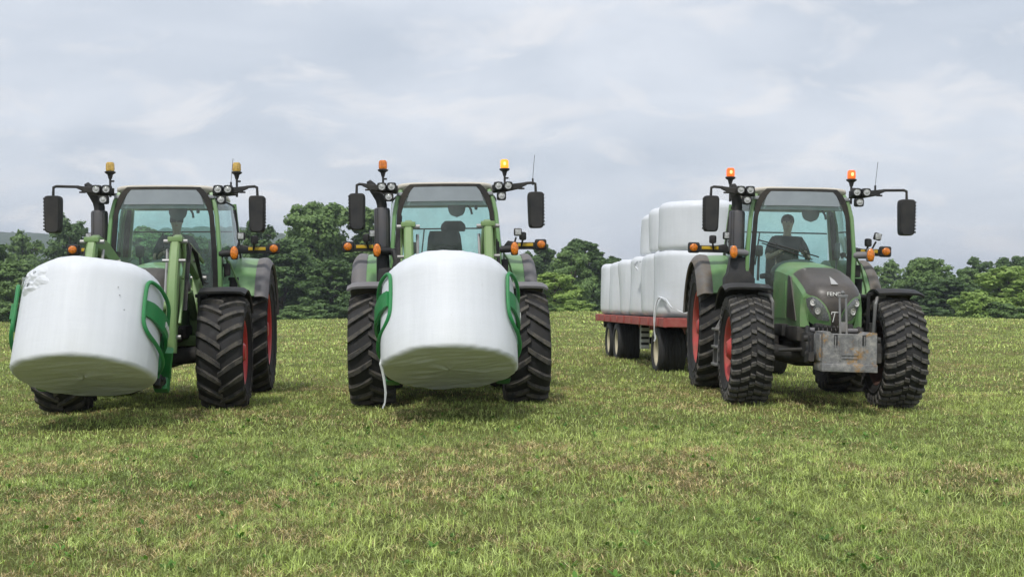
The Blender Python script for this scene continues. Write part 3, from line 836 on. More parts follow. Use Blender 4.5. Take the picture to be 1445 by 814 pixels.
# ------------------------------------------------------------------ loader, grab, bale, weight
def add_loader(T, dk=0.0):
    objs = []
    b = MB()
    for sx in (-1, 1):
        b.box((sx * .47, .75, 1.05), (.12, .36, .5), bev=.03)
        b.bar([(sx * .47, .72, 1.2), (sx * .47, .95, 1.62)], .10, .3, side=(1, 0, 0))
        b.box((sx * .40, .6, .82), (.3, .5, .14), bev=.03)
    b.tube([(-.5, .62, .84), (.5, .62, .84)], .07, 10)
    tw = b.build('loader_tower', M['loader'], T)
    for sx in (-1, 1):
        x = sx * .47
        b = MB()
        b.bar([(x, 1.0, 1.62), (x, .5, 1.83 + dk * .4), (x, -.1, 2.04 + dk * .8), (x, -.52, 2.14 + dk), (x, -.68, 2.13 + dk)], [.08, .09, .095, .10, .10], [.14, .2, .22, .18, .14], side=(1, 0, 0))
        b.bar([(x, -.66, 2.17 + dk), (x, -.74, 2.0 + dk), (x, -.90, 1.5), (x, -1.00, 1.0), (x, -1.02, .72)], [.10, .105, .11, .11, .10], [.12, .17, .19, .17, .13], side=(1, 0, 0))
        b.box((x, -.70, 2.165 + dk), (.17, .12, .06), bev=.015)
        arm = b.build('loader_arm', M['loader'], T)
        for (y, z, r, l) in ((-.70, 2.14 + dk, .024, .27), (1.0, 1.62, .03, .2), (-.82, 1.78, .02, .26), (-1.0, .9, .025, .2), (.3, 1.82, .02, .2)):
            b = MB(); b.tube([(x - l / 2, y, z), (x + l / 2, y, z)], r, 10); b.build('pivot_pin', M['steel'], arm)
        b = MB()
        b.tube([(x + sx * .0, .72, 1.0), (x, .2, 1.45)], .05, 12); b.build('hydraulic_cylinder', M['loader'], arm)
        b = MB(); b.tube([(x, .2, 1.45), (x, -.15, 1.8)], .028, 10)
        b.build('piston_rod', M['steel'], arm)
        b = MB(); b.tube([(x - sx * .105, -.62, 2.05 + dk), (x - sx * .10, -.86, 1.3)], .018, 8); b.build('piston_rod', M['steel'], arm)
        b = MB()
        b.bar([(x + sx * .085, -.62, 2.13 + dk), (x + sx * .085, -.55, 1.9 + dk), (x + sx * .085, -.72, 1.55)], .025, .10, side=(1, 0, 0))
        b.bar([(x + sx * .07, .9, 1.83), (x + sx * .075, -.1, 2.09 + dk * .8), (x + sx * .08, -.6, 2.14 + dk)], .03, .05, side=(1, 0, 0))
        b.bar([(x + sx * .085, -.72, 1.55), (x + sx * .085, -.98, 1.05)], .03, .06, side=(1, 0, 0))
        b.build('linkage_rod', M['loader'], arm)
        b = MB()
        for q in range(3):
            dx = sx * (.10 + .018 * q)
            b.tube([(x + dx, .9, 1.55), (x + dx, .45, 1.62 - .05 * q), (x + dx, .0, 1.9), (x + dx, -.45, 2.02 - .03 * q), (x + dx, -.6, 1.75), (x + dx, -.85, 1.2)], .011, 6)
        b.build('hydraulic_hose', M['black'], arm)
    b = MB(); b.tube([(-.47, -.93, 1.25), (.47, -.93, 1.25)], .06, 12); b.build('loader_crossbar', M['loader'], T)

def make_bale_mesh(Rb, H, rt, rb, seed, lump=.012, n=128, pleats=1.0):
    """wrapped round bale, axis z, centred"""
    prof = [(H / 2 - .006, .02)]
    for k in range(1, 18): prof.append((H / 2 - .006 * (1 - k / 18), (Rb - rt) * k / 18))
    for k in range(9):
        a = PI / 2 * k / 8; prof.append((H / 2 - rt + rt * math.cos(a), Rb - rt + rt * math.sin(a)))
    for k in range(1, 12): prof.append((H / 2 - rt - (H - rt - rb) * k / 12, Rb))
    for k in range(9):
        a = PI / 2 * k / 8; prof.append((-H / 2 + rb - rb * math.sin(a), Rb - rb + rb * math.cos(a)))
    for k in range(29, 0, -1): prof.append((-H / 2 + .006 * (1 - k / 30), (Rb - rb) * k / 30))
    prof.append((-H / 2 + .006, .02))
    b = MB(); b.lathe(prof, n, axis='z', caps=True)
    out = []
    for (x, y, z) in b.v:
        r = math.hypot(x, y); a = math.atan2(y, x)
        nz = noise.noise(Vector((math.cos(a) * 1.3 + seed, math.sin(a) * 1.3, z * 1.1)))
        nf = noise.noise(Vector((math.cos(a) * 6 + seed, math.sin(a) * 6, z * .9)))
        k = 1 + (lump * nz * 2.2 + lump * .35 * nf) / Rb
        rz = 1
        zz = z
        if abs(z) > H * .40 or r < Rb * .97:     # pleats of the film on the ends
            sp = .6 * noise.noise(Vector((x * 2.2 + seed, y * 20, seed))) + .6 * noise.noise(Vector(((x * .34 + y * .94) * 22, seed, (x - y) * 1.8)))
            zz += math.copysign(1, z) * pleats * .011 * sp * min(1, r / (Rb * .5)) + .02 * nz * math.copysign(1, z)
        out.append((x * k, y * k, zz))
    b.v = out
    return b
def film_strip(pts, w0, w1, seed, th=.004):
    b = MB(); n = len(pts)
    P = [Vector(p) for p in pts]
    def fn(u, v):
        f = v * (n - 1); i = min(int(f), n - 2); q = P[i].lerp(P[i + 1], f - i)
        w = (w0 + (w1 - w0) * v) * (1 + .5 * noise.noise(Vector((v * 5, seed, 0))))
        cur = .35 * w * math.sin(u * PI * 2 + v * 6)
        return (q.x + (u - .5) * w, q.y + cur, q.z + .01 * noise.noise(Vector((u * 3, v * 9, seed))))
    b.sheet(fn, 5, 5 * n, th=th)
    return b
def make_grab(label, Mx, off=(0, 0)):
    """bale gripper in the bale's own frame (origin = bale centre, z = bale axis, +y = tractor side)"""
    g = thing('bale_grab', label, 'bale grab', Mx, 'green bale grabs on the loaders')
    b = MB()
    b.bar([(-.62, .86, -.28), (.62, .86, -.28)], .14, .14); b.bar([(-.55, .88, .1), (.55, .88, .1)], .09, .09)
    for sx in (-1, 1):
        b.bar([(sx * .42, .88, -.36), (sx * .42, .90, .3)], .08, .12, side=(1, 0, 0))
        b.box((sx * .62, .84, -.28), (.16, .18, .34), bev=.03)
    b.build('grab_frame', M['grab'], g)
    for sx in (-1, 1):
        def pc(deg, z, r=.80, o_=off[0 if sx < 0 else 1]): a = R(deg + o_); return (sx * r * math.cos(a), -r * math.sin(a), z * (.80 if z < 0 else 1))
        b = MB()
        loop = [pc(-22, -.02, .775), pc(-16, .13, .77), pc(-4, .26, .76), pc(14, .335, .745), pc(27, .36, .74), pc(32.5, .33, .738), pc(34, .22, .737), pc(34, .0, .737), pc(32.5, -.14, .738), pc(27, -.24, .74), pc(16, -.32, .745), pc(4, -.385, .75), pc(-8, -.45, .755), pc(-20, -.50, .745), pc(-30, -.53, .745)]
        ref = []
        # smooth the path
        sm = [Vector(p) for p in loop]
        path = []
        for i in range(len(sm) - 1):
            p0, p1, p2, p3 = sm[max(i - 1, 0)], sm[i], sm[i + 1], sm[min(i + 2, len(sm) - 1)]
            for k in range(4):
                t = k / 4
                path.append(tuple(.5 * (2 * p1 + (p2 - p0) * t + (2 * p0 - 5 * p1 + 4 * p2 - p3) * t * t + (3 * p1 - p0 - 3 * p2 + p3) * t ** 3)))
        path.append(tuple(sm[-1]))
        b.tube(path, .021, 10)
        b.bar([pc(-32, -.54, .76), pc(-28, .02, .775)], .045, .045, side=(1, 0, 0))
        co = b.build('clamp_arm', M['grab'], g)
        b = MB()
        def plate(u, v):
            d = 33 - 66 * u; r = .735 + .09 * max(0, u - .3)
            zc = .06 - .17 * max(0, u - .15) ** 1.1
            hh = .085 + .05 * u
            return pc(d, zc + (v - .5) * 2 * hh, r + .012)
        b.sheet(plate, 14, 3, th=.03)
        b.bar([pc(-34, -.12, .82), (sx * .64, .66, -.22), (sx * .62, .80, -.28)], .10, .20, side=(0, 0, 1))
        b.build('clamp_plate', M['grab'], co)
        # lettering follows the plate
        vs, fs = text_mesh('FLIEGL', .085, .003)
        out = []
        for (x, y, z) in vs:
            u = .60 + sx * x / .87
            d = 33 - 66 * u; r = .735 + .09 * max(0, u - .3) + .018 + z
            zc = .06 - .17 * max(0, u - .15) ** 1.1
            out.append(pc(d, zc + y * 1.1, r))
        b = MB(); b.add(out, fs); b.build('lettering', M['white_mark'], co, smooth=0)
        b = MB(); b.box((sx * .64, .50, -.44), (.09, .15, .14), bev=.03); b.tube([(sx * .58, .48, -.42), (sx * .72, .48, -.42)], .026, 10)
        b.tube([(sx * .64, .50, -.44), (sx * .64, .78, -.36)], .045, 8)
        b.build('clamp_pivot', M['black'], co)
    return g
def add_front_linkage(T):
    b = MB()
    for sx in (-1, 1):
        b.bar([(sx * .24, -.55, .74), (sx * .36, -1.0, .62), (sx * .38, -1.32, .66)], .06, .11, side=(1, 0, 0))
        b.box((sx * .3, -.72, .78), (.1, .34, .3), bev=.03)
        b.tube([(sx * .30, -.72, .98), (sx * .36, -1.12, .68)], .035, 10)
        b.tube([(sx * .385, -1.2, .68), (sx * .385, -1.2, .90)], .012, 6)
        b.tube([(sx * .36, -1.14, .86), (sx * .44, -1.14, .86)], .035, 10)
    b.tube([(-.3, -.7, .78), (.3, -.7, .78)], .06, 12)
    b.tube([(-.62, -.62, .70), (-.32, -.66, .72)], .022, 8)
    for k in range(6): b.box((-.22 + k * .05, -.84, .98), (.035, .06, .06), rot=(.4, 0, 0), bev=.01)
    lk_ = b.build('front_linkage', M['chassis'], T)
    b = MB()
    for dx in (-.028, .045):
        b.tube([(.03 + dx, -1.08, .88), (.03 + dx, -1.0, 1.36)], .014, 8)
    b.box((.038, -.99, 1.36), (.12, .06, .04), bev=.012); b.ball((.038, -1.0, 1.40), .026, 10, 8)
    b.box((.038, -1.05, 1.0), (.06, .05, .12), bev=.01)
    b.build('top_link', M['galv'], lk_)
    b = MB()
    # cast weight: outline in xz with two raised shoulders, extruded in y
    ol = [(-.335, .49), (.335, .49), (.335, .93), (.25, .94), (.215, .905), (-.215, .905), (-.25, .94), (-.335, .93)]
    def ext(ol, y0, y1): b.loft([[(x, y0, z) for x, z in ol], [(x, y1, z) for x, z in ol]])
    ext(ol, -1.52, -1.12)
    b.box((0, -1.33, .455), (.69, .42, .105), bev=.012)
    for sx in (-1, 1):
        b.box((sx * .115, -1.525, .70), (.012, .012, .3)); b.box((sx * .18, -1.525, .78), (.014, .014, .2))
        b.box((sx * .345, -1.3, .72), (.02, .3, .36), bev=.006)
    b.box((0, -1.524, .63), (.2, .01, .012)); b.box((0, -1.524, .585), (.2, .01, .01))
    wt = b.build('front_weight', M['weight'], T); wt.scale = (.90, 1, .84); wt.location = (0, 0, .165)
    for sx in (-1, 1):
        b = MB(); b.box((sx * .175, -1.5235, .83), (.045, .006, .14), bev=.004); b.build('weight_slot', M['black'], wt)
def mat_weight():
    m, nt, b, tc = newmat('worn_cast_weight')
    n1 = nd(nt, 'ShaderNodeTexNoise', Scale=9, Detail=9, Roughness=.75); lk(nt, tc.outputs['Object'], n1.inputs[0])
    n2 = nd(nt, 'ShaderNodeTexNoise', Scale=3.1, Detail=8, Roughness=.8); lk(nt, tc.outputs['Object'], n2.inputs[0])
    c = ramp(nt, n1.outputs[0], [(.3, (.09, .09, .095)), (.5, (.2, .2, .2)), (.62, (.32, .31, .29)), (.75, (.5, .46, .38))])
    c = mixc(nt, ramp(nt, n2.outputs[0], [(.54, 0), (.60, .8), (.66, .9)]), c, (.34, .19, .05))
    lk(nt, c, b.inputs['Base Color']); b.inputs['Roughness'].default_value = .7
    bp = nd(nt, 'ShaderNodeBump', Strength=.4, Distance=.006); lk(nt, n1.outputs[0], bp.inputs['Height']); lk(nt, bp.outputs[0], b.inputs['Normal'])
    return m
M['weight'] = mat_weight()

# ------------------------------------------------------------------ people
def skin_body(name, joints, edges, mat, parent=None, root=0, sub=2):
    me = bpy.data.meshes.new(name + '_cage'); me.from_pydata([j[:3] for j in joints], edges, [])
    ob = bpy.data.objects.new(name + '_cage', me); COL.objects.link(ob)
    sm = ob.modifiers.new('s', 'SKIN'); ss = ob.modifiers.new('u', 'SUBSURF'); ss.levels = sub; ss.render_levels = sub
    for i, j in enumerate(joints):
        r = j[3]; me.skin_vertices[0].data[i].radius = (r if not isinstance(r, tuple) else r)[:2] if isinstance(r, tuple) else (r, r)
        me.skin_vertices[0].data[i].use_root = (i == root)
    dg = bpy.context.evaluated_depsgraph_get(); dg.update()
    m2 = bpy.data.meshes.new_from_object(ob.evaluated_get(dg))
    bpy.data.objects.remove(ob); bpy.data.meshes.remove(me)
    m2.name = name; m2.materials.clear(); m2.materials.append(mat)
    m2.polygons.foreach_set('use_smooth', [True] * len(m2.polygons))
    o = bpy.data.objects.new(name, m2); COL.objects.link(o)
    if parent is not None: o.parent = parent
    return o
def make_person(label, Mx, turn=0.0, capped=False, shirt='shirt', reach=0.0):
    """seated driver; origin on the seat cushion, facing -y"""
    hx, hy, hz = .0, -.02, .80
    J = [(0, 0, .09, .13), (0, .0, .26, (.15, .12)), (0, .01, .43, (.18, .12)), (0, .015, .565, .08), (0, .0, .64, .05), (hx, hy, .695, .068), (hx, hy - .005, .76, .083), (hx, hy + .005, .83, .08), (hx, hy + .01, .875, .05)]
    E = [(0, 1), (1, 2), (2, 3), (3, 4), (4, 5), (5, 6), (6, 7), (7, 8)]
    def chain(pts, at_):
        i0 = len(J)
        for p in pts: J.append(p)
        E.append((at_, i0))
        for k in range(len(pts) - 1): E.append((i0 + k, i0 + k + 1))
        return len(J) - 1
    hands = []
    for sx in (-1, 1):
        el = (sx * .29, -.10, .26); wr = (sx * (.17 - reach * .05), -.33, .33 + reach)
        w = chain([(sx * .185, .02, .52, .062), (sx * .26, -.02, .38, .048), (*el, .042), ((el[0] + wr[0]) / 2, (el[1] + wr[1]) / 2, (el[2] + wr[2]) / 2, .038), (*wr, .027), (wr[0] - sx * .01, wr[1] - .05, wr[2] + .01, .03)], 2)
        hands.append((w, wr, sx))
        # leg: thigh forward, shin down
        chain([(sx * .10, -.03, .08, .095), (sx * .14, -.25, .11, .08), (sx * .15, -.45, .10, .062), (sx * .15, -.50, -.10, .055), (sx * .15, -.50, -.33, .04), (sx * .15, -.60, -.39, .035)], 0)
    for w, wr, sx in hands:
        for k in range(4):
            fx = wr[0] - sx * .01 + (k - 1.5) * .019
            L = (.036, .042, .04, .032)[k]
            chain([(fx, wr[1] - .075, wr[2] + .012, .0095), (fx, wr[1] - .075 - L * .6, wr[2] + .0, .009), (fx, wr[1] - .075 - L * .7, wr[2] - .026, .0085), (fx, wr[1] - .06 - L * .4, wr[2] - .042, .007)], w)
        chain([(wr[0] - sx * .036, wr[1] - .045, wr[2] + .0, .011), (wr[0] - sx * .046, wr[1] - .07, wr[2] - .018, .009), (wr[0] - sx * .04, wr[1] - .085, wr[2] - .034, .0075)], w)
    p = skin_body('person', J, E, M['skin'], root=0)
    # face on the head of the same mesh: brow, nose, chin; ears
    me = p.data
    for v in me.vertices:
        x, y, z = v.co
        if z > .655:
            if y < hy - .03:
                v.co.y -= .020 * math.exp(-(x / .018) ** 2 - ((z - .765) / .024) ** 2)     # nose
                v.co.y -= .006 * math.exp(-(x / .03) ** 2 - ((z - .695) / .02) ** 2)      # chin
                for ex in (-.032, .032): v.co.y += .010 * math.exp(-((x - ex) / .017) ** 2 - ((z - .79) / .013) ** 2)
                v.co.y += .005 * math.exp(-(x / .03) ** 2 - ((z - .728) / .006) ** 2)
            v.co.x += math.copysign(.014 * math.exp(-((y - hy - .01) / .02) ** 2 - ((z - .775) / .025) ** 2) * min(1, abs(x) / .05), x)
    p.matrix_world = Mx
    tag(p, label, 'person', 'drivers in the cabs')
    for ex in (-.032, .032):
        b = MB(); b.ball((ex, hy - .077, .79), .0115, 10, 6); b.build('eye', M['hair'], p)
    b = MB(); b.box((0, hy - .080, .729), (.042, .008, .007), bev=.003); b.build('mouth', M['red_muddy'], p)
    # clothes
    JS = [(0, 0, .07, (.15, .135)), (0, .0, .26, (.165, .135)), (0, .01, .44, (.195, .135)), (0, .012, .585, .085)]
    ES = [(0, 1), (1, 2), (2, 3)]
    for sx in (-1, 1):
        i0 = len(JS)
        JS += [(sx * .19, .02, .525, .078), (sx * .26, -.02, .38, .062), (sx * .285, -.07, .29, .058)]
        ES += [(2, i0), (i0, i0 + 1), (i0 + 1, i0 + 2)]
    skin_body('shirt', JS, ES, M[shirt], p)
    JT = [(0, .0, .06, (.155, .14))]; ET = []
    for sx in (-1, 1):
        i0 = len(JT)
        JT += [(sx * .10, -.03, .08, .105), (sx * .14, -.25, .11, .09), (sx * .15, -.45, .10, .073), (sx * .15, -.50, -.10, .066), (sx * .15, -.50, -.31, .055)]
        ET += [(0, i0)] + [(i0 + k, i0 + k + 1) for k in range(4)]
    skin_body('trousers', JT, ET, M['jeans'], p)
    b = MB()
    for sx in (-1, 1):
        b.box((sx * .15, -.57, -.40), (.10, .27, .10), bev=.04, seg=3)
    b.build('shoe', M['black'], p)
    b = MB()
    b.lathe([(.775, .088), (.80, .0935), (.84, .0925), (.875, .078), (.90, .05), (.912, .001)], 24, axis='z')
    b.v = [(x + hx, y * 1.06 + hy + .012 - (.0 if z > .80 else .0), z + (.03 if y < -.04 and z < .83 else 0) * (0 if capped else 1)) for x, y, z in b.v]
    if capped:
        b.sheet(lambda u, v: (hx + (u * 2 - 1) * .075 * (1 - .25 * v * v), hy - .075 - .085 * v * (1 - .35 * (u * 2 - 1) ** 2), .825 - .012 * v), 8, 5, th=.008)
        b.build('cap', M['cap'], p)
    else: b.build('hair', M['hair'], p)
    return p
# ------------------------------------------------------------------ placing the machines
def place(px, dep, vp, roll, sink=.0):
    """matrix of a machine standing on the field; vp gives its heading"""
    a = math.atan2(vp - 722.5, F_PX); x = (px - 722.5) / F_PX * dep
    return Matrix.Translation((x, dep, tz(x, dep) - sink)) @ Euler((0, roll, -a)).to_matrix().to_4x4()
ML = place(209, 13.8, 530, -.012)
MM_ = place(635, 14.0, 605, -.016)
MR = place(1153, 14.2, 790, .024)
HUB = 0
TL = make_tractor('green tractor at the left lifting the torn white bale, driver in the cab', ML, dict(tyre='ag', flip=-1, beacons=('pale', 'pale'), spin=.2, antenna=1, ant_x=.86, lean=.13, wiper=0, mir=(1.40, 1.22)))
TM = make_tractor('green tractor in the middle with an empty seat, white bale held in front', MM_, dict(tyre='ag', flip=1, beacons=('off', 'on'), spin=.5, antenna=-1, ant_x=-1.2, lean=.14, wiper=0, headrest=1, mir=(1.18, 1.22), fmud='grey'))
TR = make_tractor('dusty green tractor at the right with a cast front weight, coupled to the bale trailer', MR, dict(tyre='dense', flip=1, beacons=('red', 'red'), spin=.9, antenna=1, ant_x=1.02, lean=.05, dusty=1, cone=1, mir=(1.235, 1.40), dzb=-.06))
add_loader(TL, -.13); add_loader(TM); add_front_linkage(TR)

# bales held by the loaders
TILT = R(22)
def bale_frame(MT, y, z, x=0, tilt=TILT, ry=0):
    return MT @ Matrix.Translation((x, y, z)) @ Euler((-tilt, ry, 0)).to_matrix().to_4x4()
BL = bale_frame(ML, -2.05, 1.06, -.17, R(21), R(2.0))
BM = bale_frame(MM_, -1.92, 1.07, -.03, R(22), R(0.5))
GL = 'white film wrapped bales'
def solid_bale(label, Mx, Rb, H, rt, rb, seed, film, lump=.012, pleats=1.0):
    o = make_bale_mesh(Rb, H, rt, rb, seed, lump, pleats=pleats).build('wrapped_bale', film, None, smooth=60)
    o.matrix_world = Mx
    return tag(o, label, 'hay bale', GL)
b1 = solid_bale('white wrapped bale with a torn top corner, gripped by the left tractor', BL, .705, 1.13, .22, .05, 1.3, FILMS[1])
b2 = solid_bale('white wrapped bale with a thin film tail, gripped in front of the middle tractor', BM, .72, 1.16, .29, .05, 5.1, FILMS[0], pleats=1.5)
# torn film on the left bale
b = MB()
def bale_r(z): return .705 if z < .345 else .485 + math.sqrt(max(0, .22 ** 2 - (z - .345) ** 2))
def ridge(p): return 1 - abs(2 * (noise.noise(p) * .5 + .5) - 1) * 2.2
def crumple(u, v):
    t = R(-158 + 52 * u); z = .08 + .40 * v
    edge = min(1, 3.2 * min(u, 1 - u)) * min(1, 3.2 * min(v, 1 - v))
    blob = max(0, edge - .35 * (noise.noise(Vector((u * 4, v * 4, 2.2))) + .55))
    k = .55 * ridge(Vector((u * 4 + v * 2.2, v * 7 - u * 1.5, 1.3))) + .35 * ridge(Vector((u * 9, v * 13 + u * 5, 4.1)))
    r = bale_r(z) - .020 + blob * (.028 + .030 * k)
    return (r * math.cos(t), r * math.sin(t), z + .012 * k * blob)
b.sheet(crumple, 64, 46, th=.004)
for (az, z0, L, w, up, ph) in ((-150, .33, .17, .05, .05, 1.0), (-140, .25, .14, .035, .03, 2.6), (-133, .36, .12, .04, .022, 4.4)):
    def flap_(u, v):
        t = R(az) + L / .7 * (u - .5); z = z0 + (v - .5) * w * (1 - .75 * u) + .10 * (u - .5) * L + .006 * math.sin(u * 14 + ph)
        r = bale_r(z) + .006 + up * u ** 1.5 * (.6 + .4 * math.sin(v * 5 + u * 6 + ph))
        return (r * math.cos(t), r * math.sin(t), z)
    b.sheet(flap_, 12, 6, th=.003)
b.build('torn_film', FILMS[0], b1, smooth=60)
b = MB()   # a few dark punctures
for az, z in ((-58, .20), (-56, .12), (-51, -.02)):
    t = R(az); MMx = Matrix.Rotation(t, 4, 'Z') @ Matrix.Translation((.71, 0, z)) @ Matrix.Rotation(PI / 2, 4, 'Y')
    b.lathe([(-.002, .005), (.003, .0045), (.004, .001)], 8, axis='z', M=MMx)
b.build('puncture', M['chassis'], b1)
t_ = film_strip([(-.70, -.16, -.49), (-.715, -.16, -.56), (-.68, -.08, -.70), (-.665, -.03, -.83), (-.675, .01, -.93), (-.70, .03, -.985)], .032, .012, 3.1)
t_.build('film_tail', FILMS[0], b2, smooth=60)
make_grab('bright green bale grab clamped round the torn bale of the left tractor', BL, (-17, 0))
make_grab('bright green bale grab clamped round the middle tractor bale', BM)

# drivers
pl = make_person('driver in a cap and grey jacket, seated in the left tractor', ML @ Matrix.Translation((.0, 2.14, 1.66)) @ Euler((0, 0, .15)).to_matrix().to_4x4(), capped=True, shirt='shirt_grey', reach=.02)
pr = make_person('bareheaded driver in a dark t-shirt, at the wheel of the right tractor', MR @ Matrix.Translation((.0, 2.12, 1.66)), shirt='shirt', reach=.02)

# ------------------------------------------------------------------ trailer and its bales
DT = 20.2
xt = 2.70
ang = math.atan(.065)
MT = Matrix.Translation((xt, DT, tz(xt + 1.2, DT + 3) + .01)) @ Euler((.0, .012, ang)).to_matrix().to_4x4()
TLR = thing('bale_trailer', 'faded red flat bed trailer on cream wheels, loaded with white bales', 'trailer', MT)
b = MB(); LT = 8.75; WT = 2.45; BZ = 1.03
b.box((WT / 2, LT / 2, BZ - .03), (WT - .14, LT - .1, .06), bev=.01)
b.build('bed', M['trail_wood'] if 'trail_wood' in M else M['chassis'], TLR)
b = MB()
for x in (.035, WT - .035):
    b.bar([(x, 0, BZ - .08), (x, LT, BZ - .08)], .07, .17)
for y in (.035, LT - .035): b.bar([(.07, y, BZ - .08), (WT - .07, y, BZ - .08)], .07, .17)
for k in range(9): b.box((-.012, .5 + k * .95, BZ - .07), (.03, .10, .15), bev=.01); b.box((WT + .012, .5 + k * .95, BZ - .07), (.03, .10, .15), bev=.01)
for x in (.7, WT - .7): b.bar([(x, .1, BZ - .22), (x, LT - .1, BZ - .22)], .1, .18)
b.build('bed_frame', M['trail_red'], TLR)
b = MB()
b.box((.35, LT - .1, BZ - .25), (.30, .12, .16), bev=.02); b.box((WT / 2, LT - .1, BZ - .21), (WT - .7, .06, .05)); b.box((WT - .35, LT - .1, BZ - .25), (.30, .12, .16), bev=.02)
for y in (.85, 5.55, 6.75):
    ax_b = MB(); ax_b.tube([(.3, y, .45), (WT - .3, y, .45)], .06, 10)
    for x in (.7, WT - .7): ax_b.box((x, y, .63), (.12, .5, .36), bev=.04)
    ax_b.build('axle', M['chassis'], TLR)
b.build('rear_marker_bracket', M['chassis'], TLR)
b = MB(); b.tube([(WT / 2, .8, .6), (WT / 2, -1.0, .55), (WT / 2 - .9, -2.3, .5)], .06, 8)
b.build('drawbar', M['chassis'], TLR)
b = MB()
for k in range(8): b.box((.30, 3.4, .40 + k * .06), (.16, .03, .045), mi=k % 2)
b.box((.30, 3.43, .61), (.20, .03, .52))
b.build('marker_board', [M['white_mark'], M['black']], TLR)
twc = {}
for y in (.85, 5.55, 6.75):
    for sx, x in ((-1, .27), (1, WT - .27)):
        if sx not in twc:
            b = MB(); Rw, Ww, rw = .44, .52, .29; hw = Ww / 2
            b.lathe([(sx * hw * .85, rw), (sx * hw * .8, rw - .03), (sx * hw * .62, rw - .05), (sx * hw * .5, .14), (sx * hw * .62, .11), (sx * hw * .62, .001)], 36)
            for k in range(6):
                a_ = 2 * PI * k / 6; b.lathe([(sx * hw * .5, .02), (sx * hw * .62, .018), (sx * hw * .63, .001)], 6, c=(0, .11 * math.cos(a_), .11 * math.sin(a_)))
            w = b.build('trailer_wheel', M['cream_rim'], TLR)
            b = MB()
            pr_ = [(-hw * .8, rw - .01), (-hw * .95, rw + .02), (-hw, rw + .08), (-hw * .94, Rw - .025), (-hw * .8, Rw - .004)]
            for k in range(-3, 4):
                pr_ += [(k * .06 - .024, Rw), (k * .06 + .02, Rw), (k * .06 + .026, Rw - .012), (k * .06 + .034, Rw - .012)] if k < 3 else [(k * .06 - .024, Rw), (k * .06 + .02, Rw)]
            pr_ += [(hw * .94, Rw - .025), (hw, rw + .08), (hw * .95, rw + .02), (hw * .8, rw - .01)]
            b.lathe(pr_, 64)
            t = b.build('tyre', M['rubber'], w, smooth=40)
            twc[sx] = (w, t)
        else:
            w0, t0 = twc[sx]
            w = w0.copy(); COL.objects.link(w); t = t0.copy(); COL.objects.link(t); t.parent = w
        w.location = (x, y, .42)
# bales: bottom row of six on end, three more on top
near_words = ['nearest', 'second', 'third', 'fourth', 'fifth', 'rearmost']
PB = 1.43
for k in range(6):
    Rb = .72 + (.03 if k == 0 else 0)
    o = solid_bale('%s white bale of the lower row, standing on the red trailer bed' % near_words[k].replace('nearest', 'front').capitalize().lower(),
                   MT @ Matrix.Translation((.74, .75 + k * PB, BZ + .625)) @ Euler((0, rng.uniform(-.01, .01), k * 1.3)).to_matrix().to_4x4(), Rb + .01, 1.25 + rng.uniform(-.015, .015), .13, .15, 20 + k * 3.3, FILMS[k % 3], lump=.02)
    o['group'] = 'white film wrapped bales'
    if k == 0:
        mw = MT @ Matrix.Translation((.74, .75, BZ + .595)); iv = o.matrix_world.inverted()
        def loc(p): return tuple(iv @ (MT @ Vector(p)))
        s1 = film_strip([loc(p) for p in ((.10, .30, 1.34), (.03, .42, 1.42), (-.02, .50, 1.36), (-.05, .52, 1.20), (-.06, .52, 1.02), (-.07, .5, .80), (-.05, .48, .66), (-.07, .48, .6))], .035, .03, 8.0)
        s1.build('film_tail', FILMS[0], o, smooth=60)
        s2 = film_strip([loc(p) for p in ((-.02, .42, 1.42), (.08, .22, 1.38), (.17, .08, 1.22), (.40, -.02, 1.12), (.7, -.04, 1.10))], .05, .02, 4.2)
        s2.build('loose_film', FILMS[2], o, smooth=60)
    if k == 2:
        iv = o.matrix_world.inverted()
        def loc2(p): return tuple(iv @ (MT @ Vector(p)))
        film_strip([loc2(p) for p in ((.06, 2.85, 2.16), (.0, 2.9, 2.05), (.03, 2.86, 1.98))], .10, .04, 2.2).build('loose_film', FILMS[1], o, smooth=60)
for k in range(3):
    solid_bale('%s white bale of the three on the upper row of the trailer load' % ('front', 'middle', 'rear')[k],
               MT @ Matrix.Translation((.78 + (.0, .05, .10)[k], .72 + k * 1.40, BZ + 1.25 + .435)) @ Euler((rng.uniform(-.015, .015), rng.uniform(-.01, .01), k * 2.1)).to_matrix().to_4x4(), (.73, .70, .66)[k], .92, .15, .12, 50 + k * 3.3, FILMS[(k + 1) % 3], lump=.012)

